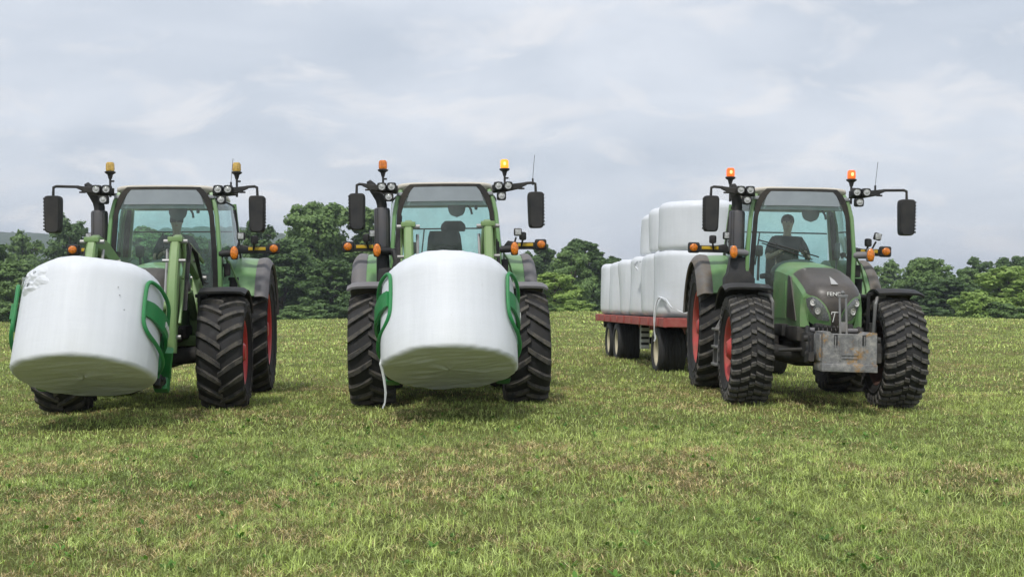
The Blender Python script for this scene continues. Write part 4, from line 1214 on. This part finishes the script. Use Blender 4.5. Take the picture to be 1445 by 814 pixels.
# ------------------------------------------------------------------ ground
def build_ground():
    def axis(lo, hi, fine_lo, fine_hi, st, grow):
        a = list(np.arange(fine_lo, fine_hi + 1e-6, st)); s_ = st
        while a[-1] < hi: s_ *= grow; a.append(a[-1] + s_)
        s_ = st
        while a[0] > lo: s_ *= grow; a.insert(0, a[0] - s_)
        return np.array(a)
    X = axis(-1500, 1500, -14, 14, .4, 1.12); Y = axis(-60, 2500, 0, 34, .4, 1.07)
    gx, gy = np.meshgrid(X, Y); gz = terrain(gx, gy)
    n, m = gx.shape
    vs = np.stack([gx.ravel(), gy.ravel(), gz.ravel()], 1)
    idx = np.arange(n * m).reshape(n, m)
    fs = np.stack([idx[:-1, :-1].ravel(), idx[:-1, 1:].ravel(), idx[1:, 1:].ravel(), idx[1:, :-1].ravel()], 1)
    me = bpy.data.meshes.new('field'); me.from_pydata(vs.tolist(), [], fs.tolist())
    me.polygons.foreach_set('use_smooth', [True] * len(me.polygons))
    m_, nt, b, tc = newmat('mown_field_soil')
    def ns(scale, detail=6, rough=.6, mp=None):
        q = nd(nt, 'ShaderNodeTexNoise', Scale=scale, Detail=detail, Roughness=rough)
        if mp:
            mm = nd(nt, 'ShaderNodeMapping'); lk(nt, tc.outputs['Object'], mm.inputs[0]); mm.inputs['Scale'].default_value = mp; lk(nt, mm.outputs[0], q.inputs[0])
        else: lk(nt, tc.outputs['Object'], q.inputs[0])
        return q.outputs[0]
    fine = ns(38, 8, .75)
    c = ramp(nt, fine, [(.30, (.025, .028, .011)), (.46, (.09, .105, .03)), (.58, (.22, .25, .075)), (.75, (.42, .41, .18))])
    patch = ns(.33, 7, .7, (1, .55, 1))
    c = mixc(nt, ramp(nt, patch, [(.44, 0), (.68, .75)]), c, (.22, .175, .075))
    rows = ns(.22, 5, .6, (.25, 3.2, 1))
    c = mixc(nt, ramp(nt, rows, [(.35, .0), (.65, .45)]), c, (.27, .29, .09))
    tuft = ns(1.7, 6, .7, (.7, 2.0, 1))
    c = mixc(nt, ramp(nt, tuft, [(.5, 0), (.7, .5)]), c, (.10, .13, .035))
    lk(nt, c, b.inputs['Base Color']); b.inputs['Roughness'].default_value = .95; b.inputs['Specular IOR Level'].default_value = .1
    bp = nd(nt, 'ShaderNodeBump', Strength=.9, Distance=.05); lk(nt, fine, bp.inputs['Height']); lk(nt, bp.outputs[0], b.inputs['Normal'])
    me.materials.append(m_)
    o = bpy.data.objects.new('field', me); COL.objects.link(o); tag(o, None, None, kind='structure')
build_ground()

# ------------------------------------------------------------------ grass blades
def vnoise(x, y, sc, seed):
    """smooth value noise 0..1"""
    r_ = np.random.default_rng(seed); T = r_.random((256, 256))
    x = x * sc + 1000.37; y = y * sc + 1000.91
    xi = np.floor(x).astype(int); yi = np.floor(y).astype(int); fx = x - xi; fy = y - yi
    fx = fx * fx * (3 - 2 * fx); fy = fy * fy * (3 - 2 * fy)
    g = lambda a, b: T[a % 256, b % 256]
    return (g(xi, yi) * (1 - fx) + g(xi + 1, yi) * fx) * (1 - fy) + (g(xi, yi + 1) * (1 - fx) + g(xi + 1, yi + 1) * fx) * fy
def fbm(x, y, sc, seed): return .55 * vnoise(x, y, sc, seed) + .28 * vnoise(x, y, sc * 2.1, seed + 1) + .17 * vnoise(x, y, sc * 4.3, seed + 2)
def build_grass():
    Vs = []; Fs = []; Cs = []; off = 0
    zones = [(4.3, 7.0, 6800, .042, .0040, 2), (7.0, 10.5, 3800, .043, .0055, 2), (10.5, 17, 1300, .046, .008, 2), (17, 30, 330, .05, .015, 1), (30, 55, 85, .055, .034, 1), (55, 97, 26, .07, .07, 1)]
    for y0, y1, dens, hgt, wid, segs in zones:
        hw0 = lambda y: y * .47 + 2.8
        area = (hw0(y0) + hw0(y1)) * (y1 - y0)
        n = int(area * dens)
        y = np.sqrt(rng.random(n) * (y1 ** 2 - y0 ** 2) + y0 ** 2)
        x = (rng.random(n) * 2 - 1) * hw0(y)
        # clumping: pull towards tuft centres, drop some in thin places
        cl = fbm(x, y, 3.0, 21); thin = fbm(x, y, .9, 31)
        keep = rng.random(n) < np.clip(.35 + 1.25 * cl - .5 * (thin > .62), .12, 1)
        x, y, cl = x[keep], y[keep], cl[keep]; n = len(x)
        cs = {4.3: .06, 7.0: .08, 10.5: .11, 17: .2, 30: .4, 55: .8}[y0]
        ci = (np.round(x / cs).astype(int) * 73856093) ^ (np.round(y / (cs * 1.3)).astype(int) * 19349663)
        crnd = ((ci * 2654435761) % 1000003) / 1000003.0; crn2 = ((ci * 40503 + 977) % 999983) / 999983.0
        if segs == 2:
            cx, cy = np.round(x / .07) * .07, np.round(y / .07) * .07
            p = .35 * rng.random(n)
            jx = vnoise(cx, cy, 13.7, 5) - .5; jy = vnoise(cx, cy, 13.7, 6) - .5
            x = x * (1 - p) + (cx + jx * .06) * p; y = y * (1 - p) + (cy + jy * .06) * p
        dead = fbm(x, y * .8, .6, 41) * .5 + fbm(x, y, 2.2, 44) * .5
        lush = fbm(x, y, .55, 51)
        # strips left by the mower, seen across the far field
        strip = .5 + .5 * np.sin(y * 1.05 + 1.2 * np.sin(x * .12) + 2 * vnoise(x, y, .08, 61))
        far = np.clip((y - 22) / 30, 0, 1)
        dprob = np.clip((dead - .5) * 2.6 + .30 + .16 * (fbm(x + 50, y, .16, 91) - .45), .08, .75) * (1 - .45 * far) + far * .25 * strip
        isd = (.55 * crnd + .45 * rng.random(n)) < (dprob * .8 + .08)
        flat = rng.random(n) < np.where(isd, .45, .20)
        h = hgt * (.45 + .9 * rng.random(n)) * (.7 + .7 * lush) * np.where(isd, .8, 1.0) * (.8 + .45 * crn2) * (1 + .35 * far * strip)
        lean = np.where(flat, 1.15 + .35 * rng.random(n), .15 + .75 * rng.random(n) ** 1.4)
        az = rng.random(n) * 2 * PI
        h = np.where(flat, h * 1.35, h)
        w = wid * (.6 + .8 * rng.random(n)) * np.where(isd, .75, 1)
        fa = az + PI / 2 + rng.normal(0, .5, n)
        dx, dy = np.cos(az), np.sin(az); sx, sy = np.cos(fa), np.sin(fa)
        z = terrain(x, y) - .004 + np.where(flat, .006 + .02 * rng.random(n), 0)
        def pt(t, k):
            L = h * t; a = lean * (.55 + .75 * t)
            a = np.minimum(a, 1.62)
            px_ = x + dx * L * np.sin(a); py_ = y + dy * L * np.sin(a); pz_ = z + L * np.cos(a) + np.where(flat, .01 * t, 0)
            return np.stack([px_ + sx * w * k, py_ + sy * w * k, pz_], 1)
        # colours per blade
        g1 = np.array([.205, .275, .062]); g2 = np.array([.36, .41, .125]); g3 = np.array([.125, .19, .042]); g4 = np.array([.36, .40, .20])
        u = rng.random(n)[:, None]; v_ = np.clip(lush * 1.5 - .3 + rng.normal(0, .22, n), 0, 1)[:, None]
        gc = (g3 * (1 - v_) + g2 * v_) * .6 + (g1 * (1 - u) + g4 * u) * .4
        d1 = np.array([.42, .35, .18]); d2 = np.array([.19, .125, .06]); d3 = np.array([.54, .48, .28])
        k1 = rng.random(n)[:, None]; k2 = (rng.random(n) < .3)[:, None]
        dc = np.where(k2, d3 * k1 + d1 * (1 - k1), d1 * k1 + d2 * (1 - k1))
        col = np.where(isd[:, None], dc, gc) * (.5 + 1.0 * rng.random(n))[:, None] * (.55 + .9 * crn2)[:, None] * (1.25 + .5 * (fbm(x, y + 30, .22, 95) - .5))[:, None] * 1.17
        col = col * (1 + .2 * far * (strip - .5))[:, None]
        if segs == 2:
            P = [pt(0, -.5), pt(0, .5), pt(.5, .42), pt(.5, -.42), pt(1, .06), pt(1, -.06)]
            V = np.stack(P, 1).reshape(-1, 3); b0 = off + np.arange(n) * 6
            F = np.concatenate([np.stack([b0, b0 + 1, b0 + 2, b0 + 3], 1), np.stack([b0 + 3, b0 + 2, b0 + 4, b0 + 5], 1)])
            C = np.repeat(col, 6, 0)
        else:
            P = [pt(0, -.5), pt(0, .5), pt(1, .22), pt(1, -.22)]
            V = np.stack(P, 1).reshape(-1, 3); b0 = off + np.arange(n) * 4
            F = np.stack([b0, b0 + 1, b0 + 2, b0 + 3], 1); C = np.repeat(col, 4, 0)
        Vs.append(V); Fs.append(F); Cs.append(C); off += len(V)
    # broad leaved weeds in the near turf
    nw = 420
    yw = np.sqrt(rng.random(nw) * (12.5 ** 2 - 4.4 ** 2) + 4.4 ** 2); xw = (rng.random(nw) * 2 - 1) * (yw * .47 + .5)
    for i in range(nw):
        if fbm(xw[i:i + 1], yw[i:i + 1], .6, 71)[0] < .47: continue
        cx, cy = xw[i], yw[i]; cz = tz(cx, cy); nl = rng.integers(4, 9); cc = np.array([.10, .215, .035]) * rng.uniform(.7, 1.5)
        for k in range(nl):
            a = rng.random() * 2 * PI; L = rng.uniform(.025, .06); wv = L * rng.uniform(.3, .45); el = rng.uniform(.15, 1.0)
            d = np.array([math.cos(a) * math.cos(el), math.sin(a) * math.cos(el), math.sin(el)]); s_ = np.array([-math.sin(a), math.cos(a), 0])
            o_ = np.array([cx, cy, cz + .012]); tip = o_ + d * L + np.array([0, 0, -.006])
            m1 = o_ + d * L * .35; m2 = o_ + d * L * .7
            V = np.array([o_, m1 + s_ * wv * .5, m2 + s_ * wv * .45, tip, m2 - s_ * wv * .45, m1 - s_ * wv * .5])
            Vs.append(V); Fs.append(np.array([[off, off + 1, off + 2, off + 3], [off, off + 3, off + 4, off + 5]])); Cs.append(np.repeat((cc * rng.uniform(.8, 1.2))[None], 6, 0)); off += 6
    V = np.concatenate(Vs); F = np.concatenate(Fs); C = np.concatenate(Cs)
    me = bpy.data.meshes.new('mown_grass')
    me.vertices.add(len(V)); me.vertices.foreach_set('co', V.astype(np.float32).ravel())
    me.loops.add(F.size); me.loops.foreach_set('vertex_index', F.astype(np.int32).ravel())
    me.polygons.add(len(F)); me.polygons.foreach_set('loop_start', (np.arange(len(F)) * 4).astype(np.int32))
    ca = me.color_attributes.new('blade', 'FLOAT_COLOR', 'POINT')
    ca.data.foreach_set('color', np.concatenate([C, np.ones((len(C), 1))], 1).astype(np.float32).ravel())
    me.update(calc_edges=True); me.validate()
    m_, nt, b, tc = newmat('grass_blades')
    at_ = nd(nt, 'ShaderNodeAttribute'); at_.attribute_name = 'blade'
    lk(nt, at_.outputs[0], b.inputs['Base Color']); b.inputs['Roughness'].default_value = .55; b.inputs['Specular IOR Level'].default_value = .35
    out = nt.nodes['Material Output']
    tl = nd(nt, 'ShaderNodeBsdfTranslucent'); lk(nt, mixc(nt, 1.0, at_.outputs[0], (1.0, 1.0, .55), 'MULTIPLY'), tl.inputs[0])
    mx = nd(nt, 'ShaderNodeMixShader'); mx.inputs[0].default_value = .3; lk(nt, b.outputs[0], mx.inputs[1]); lk(nt, tl.outputs[0], mx.inputs[2]); lk(nt, mx.outputs[0], out.inputs[0])
    me.materials.append(m_)
    o = bpy.data.objects.new('mown_grass', me); COL.objects.link(o); tag(o, None, None, kind='stuff')
    print('grass faces', len(F))
build_grass()

# ------------------------------------------------------------------ trees
def leaf_mat(name, dark, light):
    m_, nt, b, tc = newmat(name)
    g = nd(nt, 'ShaderNodeNewGeometry')
    n = nd(nt, 'ShaderNodeTexNoise', Scale=.55, Detail=4, Roughness=.7); lk(nt, tc.outputs['Object'], n.inputs[0])
    r_ = ramp(nt, g.outputs['Random Per Island'], [(0, [x * .75 for x in dark]), (.5, [(a + b_) / 2 for a, b_ in zip(dark, light)]), (1, light)])
    c = mixc(nt, ramp(nt, n.outputs[0], [(.35, 0), (.65, .6)]), r_, light)
    lk(nt, c, b.inputs['Base Color']); b.inputs['Roughness'].default_value = .5; b.inputs['Specular IOR Level'].default_value = .3
    tl = nd(nt, 'ShaderNodeBsdfTranslucent'); lk(nt, c, tl.inputs[0])
    mx = nd(nt, 'ShaderNodeMixShader'); mx.inputs[0].default_value = .34; lk(nt, b.outputs[0], mx.inputs[1]); lk(nt, tl.outputs[0], mx.inputs[2]); lk(nt, mx.outputs[0], nt.nodes['Material Output'].inputs[0])
    return m_
LEAF = {'dark': leaf_mat('dark_leaves', (.062, .125, .043), (.15, .24, .082)),
        'mid': leaf_mat('green_leaves', (.115, .205, .066), (.24, .36, .12)),
        'bright': leaf_mat('bright_leaves', (.22, .36, .07), (.40, .54, .15))}
M['bark'] = pm('bark', (.085, .068, .052), .9, var=.3, scale=3, bump=.6, bscale=12)
def make_tree_data(name, H, Wd, seed, lobes, leaf, nleaf, low, dense=1.0):
    """unit tree meshes: crown of leaf-sized faces in clumps on limbs, plus trunk"""
    r_ = np.random.default_rng(seed)
    rr = Wd / 2
    # lobes
    C = []
    for k in range(lobes):
        f = (k + .5) / lobes
        zc = H * (low + (1 - low) * (.12 + .80 * f ** .85)); prof = math.sin(PI * min(.98, .16 + .78 * (zc / H - low) / (1 - low) * .9 + .06)) ** .7
        a = k * 2.4 + r_.uniform(-.5, .5); rad = rr * prof * r_.uniform(.25, .72)
        C.append((rad * math.cos(a), rad * math.sin(a), zc, rr * r_.uniform(.30, .5) * (1.05 - .45 * f)))
    pts = []; nrm = []
    per = nleaf // lobes
    clumps = []
    for (cx, cy, cz, cr_) in C:
        nc = 20
        for q in range(nc):
            d = r_.normal(size=3); d /= np.linalg.norm(d); d[2] = d[2] * .8 + .15
            p = np.array([cx, cy, cz]) + d * cr_ * r_.uniform(.6, 1.05) * np.array([1, 1, .85])
            if p[2] < H * low * .6: continue
            s_ = cr_ * r_.uniform(.28, .5)
            m = int(per / nc * r_.uniform(.6, 1.4) * dense)
            e = r_.normal(size=(m, 3)); e /= np.linalg.norm(e, axis=1)[:, None]
            rad = s_ * (r_.random(m) ** .45)[:, None] * np.array([1.15, 1.15, .75])
            pts.append(p + e * rad); nn = e * .6 + d * .5 + np.array([0, 0, .55]) + r_.normal(size=(m, 3)) * .45
            nrm.append(nn / np.linalg.norm(nn, axis=1)[:, None]); clumps.append(p)
    P = np.concatenate(pts); N = np.concatenate(nrm); n = len(P)
    t = np.cross(N, r_.normal(size=(n, 3))); t /= np.linalg.norm(t, axis=1)[:, None] + 1e-9; bta = np.cross(N, t)
    L = (leaf * r_.uniform(.6, 1.4, n))[:, None]; w = L * .42
    V = np.stack([P - t * L * .5, P + bta * w - N * L * .05, P + t * L * .5 - N * L * .12, P - bta * w - N * L * .05], 1).reshape(-1, 3)
    F = np.arange(n * 4).reshape(n, 4)
    me = bpy.data.meshes.new(name + '_crown'); me.from_pydata(V.tolist(), [], F.tolist()); me.materials.append(LEAF['mid'])
    b = MB(); tr = H * .022 + .06
    b.tube([(0, 0, -.8), (0.02, 0, H * .12), (-.05, .04, H * .35), (.06, -.03, H * .6), (0, 0, H * .86)], [tr * 1.5, tr * 1.05, tr * .85, tr * .5, tr * .12], 9)
    for (cx, cy, cz, cr_) in C:
        z0 = max(H * .10, cz - rr * .75)
        b.tube([(0, 0, z0), (cx * .45, cy * .45, z0 + (cz - z0) * .5), (cx * .92, cy * .92, cz)], [tr * .45, tr * .3, tr * .08], 6)
    for p in clumps[::3]:
        k = min(C, key=lambda c: (c[0] - p[0]) ** 2 + (c[1] - p[1]) ** 2 + (c[2] - p[2]) ** 2)
        b.tube([(k[0] * .8, k[1] * .8, k[2] - .1), tuple(p)], [tr * .14, tr * .04], 4)
    tm = bpy.data.meshes.new(name + '_trunk'); tm.from_pydata(b.v, [], b.f); tm.materials.append(M['bark'])
    tm.polygons.foreach_set('use_smooth', [True] * len(tm.polygons))
    return me, tm
TD = {
    'broad': make_tree_data('broad', 14, 12, 1, 18, .42, 30000, .03),
    'round': make_tree_data('round', 12, 10, 2, 16, .38, 26000, .02),
    'tall': make_tree_data('tall', 16, 10, 3, 19, .42, 30000, .03),
    'airy': make_tree_data('airy', 13, 9, 4, 14, .36, 12000, .08),
    'bush': make_tree_data('bush', 4.5, 6.5, 5, 12, .24, 14000, .0),
}
TS = {'broad': (14, 12), 'round': (12, 10), 'tall': (16, 10), 'airy': (13, 9), 'bush': (4.5, 6.5)}
GT = 'trees along the far edge of the field'
def put_tree(px, top, dep, kind, tone, wpx, label, cat='tree'):
    x = at(px, dep); zb = tz(x, dep) - .3
    ztop = CAM_Z + (HOR - top) / F_PX * dep
    H, W = TS[kind]
    s = (ztop - zb) / (H * .985); sw = 1.22 * wpx / F_PX * dep / W
    t = thing('shrub' if kind == 'bush' else 'tree', label, cat, Matrix.Translation((x, dep, zb)) @ Matrix.Rotation(rng.uniform(0, 6.28), 4, 'Z') @ Matrix.Diagonal((sw, sw, s, 1)), 'shrubs along the far edge of the field' if kind == 'bush' else GT)
    c = bpy.data.objects.new('crown', TD[kind][0]); COL.objects.link(c); c.parent = t
    c.material_slots[0].link = 'OBJECT'; c.material_slots[0].material = LEAF[tone]
    k = bpy.data.objects.new('trunk', TD[kind][1]); COL.objects.link(k); k.parent = t
    return t
TREES = [
    # px, top, depth, kind, tone, width px, label
    (-22, 326, 118, 'tall', 'dark', 62, 'dark tree cut by the left edge of the picture'),
    (36, 326, 175, 'airy', 'mid', 62, 'hazy loose crowned tree against the blue hill, far left'),
    (98, 303, 160, 'airy', 'dark', 78, 'open crowned tree behind the left mirror of the left tractor'),
    (8, 366, 112, 'round', 'mid', 92, 'low round tree left of the torn bale'),
    (66, 372, 150, 'round', 'dark', 90, 'dark tree behind the torn white bale'),
    (150, 340, 175, 'broad', 'dark', 110, 'broad tree behind the exhaust of the left tractor'),
    (212, 318, 165, 'tall', 'mid', 90, 'tall tree seen through the left cab windscreen'),
    (262, 330, 170, 'broad', 'dark', 100, 'dark tree behind the driver of the left tractor'),
    (322, 345, 180, 'broad', 'mid', 90, 'broad tree behind the right side window of the left cab'),
    (364, 303, 138, 'airy', 'dark', 62, 'ragged topped tree right of the left tractor mirror'),
    (444, 286, 132, 'broad', 'mid', 118, 'biggest rounded tree between the left and middle tractors'),
    (398, 338, 122, 'broad', 'dark', 112, 'dark tree low in front of the biggest rounded tree'),
    (468, 366, 118, 'round', 'dark', 100, 'dark bushy tree left of the middle tractor front wheel'),
    (522, 290, 136, 'tall', 'mid', 96, 'tall tree behind the left mirror of the middle tractor'),
    (578, 372, 150, 'broad', 'dark', 100, 'dark tree hidden mostly by the middle tractor loader'),
    (700, 372, 150, 'broad', 'dark', 110, 'dark tree behind the right loader arm of the middle tractor'),
    (762, 340, 150, 'tall', 'dark', 62, 'dark tree beside the right light bar of the middle tractor'),
    (822, 336, 138, 'tall', 'dark', 84, 'tallest dark tree between the middle tractor and the trailer load'),
    (806, 352, 126, 'round', 'mid', 66, 'grey green tree standing before the tallest dark tree'),
    (858, 362, 142, 'round', 'dark', 74, 'dark tree half hidden by the rear bales of the trailer'),
    (783, 384, 104, 'round', 'bright', 74, 'bright green low tree right of the middle tractor'),
    (905, 392, 150, 'broad', 'dark', 90, 'tree behind the bale load of the trailer'),
    (1252, 366, 170, 'airy', 'mid', 52, 'thin crowned tree beside the right tractor mudguard'),
    (1306, 364, 135, 'broad', 'mid', 88, 'broad tree above the right front wheel of the right tractor'),
    (1358, 378, 140, 'round', 'mid', 66, 'round topped tree between the two highest crowns at right'),
    (1381, 362, 158, 'tall', 'dark', 50, 'dark pointed crown rising behind the right hand trees'),
    (1330, 394, 122, 'round', 'dark', 96, 'dark low crown in front of the right hand trees'),
    (1433, 362, 150, 'broad', 'dark', 62, 'dark tree at the top right edge of the tree line'),
    (1424, 376, 112, 'broad', 'bright', 100, 'bright green tree at the right edge of the field'),
    (1478, 372, 118, 'round', 'mid', 90, 'green tree cut by the right edge of the picture'),
    (1222, 396, 150, 'round', 'dark', 66, 'dark tree behind the right tractor bonnet'),
]
BUSH = [
    (815, 424, 99, 'bush', 'bright', 54, 'small bright bush at the edge of the mown field'),
    (1372, 412, 102, 'bush', 'bright', 66, 'bright leafy bush in front of the right edge tree'),
    (1300, 434, 101, 'bush', 'dark', 90, 'dark undergrowth shrub beyond the right front wheel'),
    (1412, 428, 101, 'bush', 'mid', 70, 'green shrub low at the right edge of the field'),
    (428, 432, 101, 'bush', 'mid', 84, 'shrub between the left and middle tractors'),
    (492, 428, 101, 'bush', 'dark', 70, 'dark shrub beside the middle tractor rear wheel'),
    (12, 428, 102, 'bush', 'mid', 80, 'shrub beneath the low round tree on the left'),
    (848, 430, 101, 'bush', 'dark', 50, 'dark shrub behind the rear end of the trailer'),
    (768, 428, 100, 'bush', 'mid', 46, 'green shrub by the middle tractor right wheel'),
    (380, 436, 101, 'bush', 'dark', 60, 'dark shrub behind the left tractor rear wheel'),
]
for a in TREES: put_tree(*a)
for a in BUSH: put_tree(*a, cat='shrub')

# ------------------------------------------------------------------ far wooded hill
def build_hill():
    n = 260; m = 26
    px = np.linspace(-900, 1000, n)
    top = cubic(px, [-900, -200, 20, 150, 335, 420, 560, 760, 1000], [345, 334, 333, 336, 326, 340, 372, 415, 440])
    vs = []; d0, d1 = 700.0, 1250.0
    for j in range(m):
        f = j / (m - 1); d = d0 + (d1 - d0) * f
        for i in range(n):
            zt = (HOR - top[i]) / F_PX * d1 + CAM_Z
            x = at(px[i], d); z = -6 + (zt + 6) * math.sin(f * PI / 2)
            z += 4.2 * noise.noise(Vector((x * .06, d * .06, 0))) + 2.4 * noise.noise(Vector((x * .17, d * .17, 3)))
            vs.append((x, d, z))
    for i in range(n): vs.append((at(px[i], d1 + 400), d1 + 400, -8))
    fs = [(j * n + i, j * n + i + 1, (j + 1) * n + i + 1, (j + 1) * n + i) for j in range(m) for i in range(n - 1)]
    me = bpy.data.meshes.new('hill'); me.from_pydata(vs, [], fs)
    me.polygons.foreach_set('use_smooth', [True] * len(me.polygons))
    m_, nt, b, tc = newmat('wooded_slope')
    v = nd(nt, 'ShaderNodeTexNoise', Scale=.12, Detail=7, Roughness=.75); lk(nt, tc.outputs['Object'], v.inputs[0])
    lk(nt, ramp(nt, v.outputs[0], [(.35, (.02, .04, .018)), (.65, (.06, .095, .035))]), b.inputs['Base Color']); b.inputs['Roughness'].default_value = .95
    me.materials.append(m_); o = bpy.data.objects.new('hill', me); COL.objects.link(o); tag(o, None, None, kind='structure')
build_hill()
# haze
bpy_bm = bmesh.new(); bmesh.ops.create_cube(bpy_bm, size=1.0)
hm = bpy.data.meshes.new('haze'); bpy_bm.to_mesh(hm); bpy_bm.free()
ho = bpy.data.objects.new('haze', hm); COL.objects.link(ho); ho.scale = (3900, 3200, 104); ho.location = (0, 1400, 40.6)
mh = bpy.data.materials.new('air'); mh.use_nodes = True; nt = mh.node_tree; nt.nodes.remove(nt.nodes['Principled BSDF'])
pv = nt.nodes.new('ShaderNodeVolumePrincipled'); pv.inputs['Color'].default_value = (.80, .88, 1, 1); pv.inputs['Density'].default_value = HAZE if 'HAZE' in globals() else .0004
pv.inputs['Anisotropy'].default_value = .2
nt.links.new(pv.outputs[0], nt.nodes['Material Output'].inputs['Volume']); hm.materials.append(mh); ho['kind'] = 'stuff'

# ------------------------------------------------------------------ sky, sun, camera
SUN_EL, SUN_AZ = R(55), R(197)     # azimuth clockwise from +Y: behind the camera, a little left
w = bpy.data.worlds.new('World'); scene.world = w; w.use_nodes = True; nt = w.node_tree
bg = nt.nodes['Background']; bg.inputs['Strength'].default_value = .1
sk = nd(nt, 'ShaderNodeTexSky'); sk.sky_type = 'NISHITA'; sk.sun_disc = False; sk.sun_elevation = SUN_EL; sk.sun_rotation = SUN_AZ; sk.air_density = 1.0; sk.dust_density = 3.0
tc = nd(nt, 'ShaderNodeTexCoord'); sp = nd(nt, 'ShaderNodeSeparateXYZ'); lk(nt, tc.outputs['Generated'], sp.inputs[0])
mz = nd(nt, 'ShaderNodeMath', operation='MAXIMUM'); lk(nt, sp.outputs[2], mz.inputs[0]); mz.inputs[1].default_value = 0
az_ = nd(nt, 'ShaderNodeMath', operation='ADD'); lk(nt, mz.outputs[0], az_.inputs[0]); az_.inputs[1].default_value = .30
dx = nd(nt, 'ShaderNodeMath', operation='DIVIDE'); lk(nt, sp.outputs[0], dx.inputs[0]); lk(nt, az_.outputs[0], dx.inputs[1])
dy = nd(nt, 'ShaderNodeMath', operation='DIVIDE'); lk(nt, sp.outputs[1], dy.inputs[0]); lk(nt, az_.outputs[0], dy.inputs[1])
cb = nd(nt, 'ShaderNodeCombineXYZ'); lk(nt, dx.outputs[0], cb.inputs[0]); lk(nt, dy.outputs[0], cb.inputs[1])
mp = nd(nt, 'ShaderNodeMapping'); lk(nt, cb.outputs[0], mp.inputs[0]); mp.inputs['Scale'].default_value = (1.15, 1.5, 1); mp.inputs['Location'].default_value = (1.7, .4, 0); mp.inputs['Rotation'].default_value = (0, 0, .25)
n1 = nd(nt, 'ShaderNodeTexNoise', Scale=1.25, Detail=7, Roughness=.52, Distortion=.35); lk(nt, mp.outputs[0], n1.inputs[0])
n2 = nd(nt, 'ShaderNodeTexNoise', Scale=3.6, Detail=8, Roughness=.6, Distortion=.5); lk(nt, mp.outputs[0], n2.inputs[0])
def S(r, g, b_): return tuple(((c / 255 + .055) / 1.055) ** 2.4 * 10 if c > 10 else c / 255 / 12.92 * 10 for c in (r, g, b_))
cl = ramp(nt, n1.outputs[0], [(.36, (0, 0, 0)), (.60, (1, 1, 1))])
base = mixc(nt, cl, S(184, 192, 203), S(208, 213, 221))
wh = ramp(nt, n2.outputs[0], [(.50, (0, 0, 0)), (.64, (1, 1, 1))])
whm = nd(nt, 'ShaderNodeMath', operation='MULTIPLY'); lk(nt, wh, whm.inputs[0]); whm.inputs[1].default_value = .55
base = mixc(nt, whm.outputs[0], base, S(228, 226, 226))
cm = mixc(nt, .9, sk.outputs[0], base)
lk(nt, cm, bg.inputs['Color'])
sun = bpy.data.lights.new('sun', 'SUN'); sun.energy = 1.8; sun.angle = R(5); sun.color = (1, .965, .91)
so = bpy.data.objects.new('sun', sun); COL.objects.link(so)
dv = Vector((math.sin(SUN_AZ) * math.cos(SUN_EL), math.cos(SUN_AZ) * math.cos(SUN_EL), math.sin(SUN_EL)))
so.rotation_euler = dv.to_track_quat('Z', 'Y').to_euler(); so.location = (-10, -20, 40)

cam = bpy.data.cameras.new('camera'); co = bpy.data.objects.new('camera', cam); COL.objects.link(co)
cam.sensor_width = 36; cam.lens = F_PX / 1445 * 36; cam.clip_end = 6000; cam.clip_start = .05
pitch = math.atan((HOR - 407) / F_PX)
co.location = (0, 0, CAM_Z); co.rotation_euler = (PI / 2 + pitch, 0, 0)
scene.camera = co
vs_ = scene.view_settings; vs_.view_transform = 'Standard'; vs_.look = 'None'; vs_.gamma = 1; vs_.exposure = .42; vs_.use_curve_mapping = False
cy_ = scene.cycles; cy_.use_denoising = True; cy_.max_bounces = 8; cy_.transparent_max_bounces = 16; cy_.volume_bounces = 0; cy_.use_adaptive_sampling = True; cy_.adaptive_threshold = .02
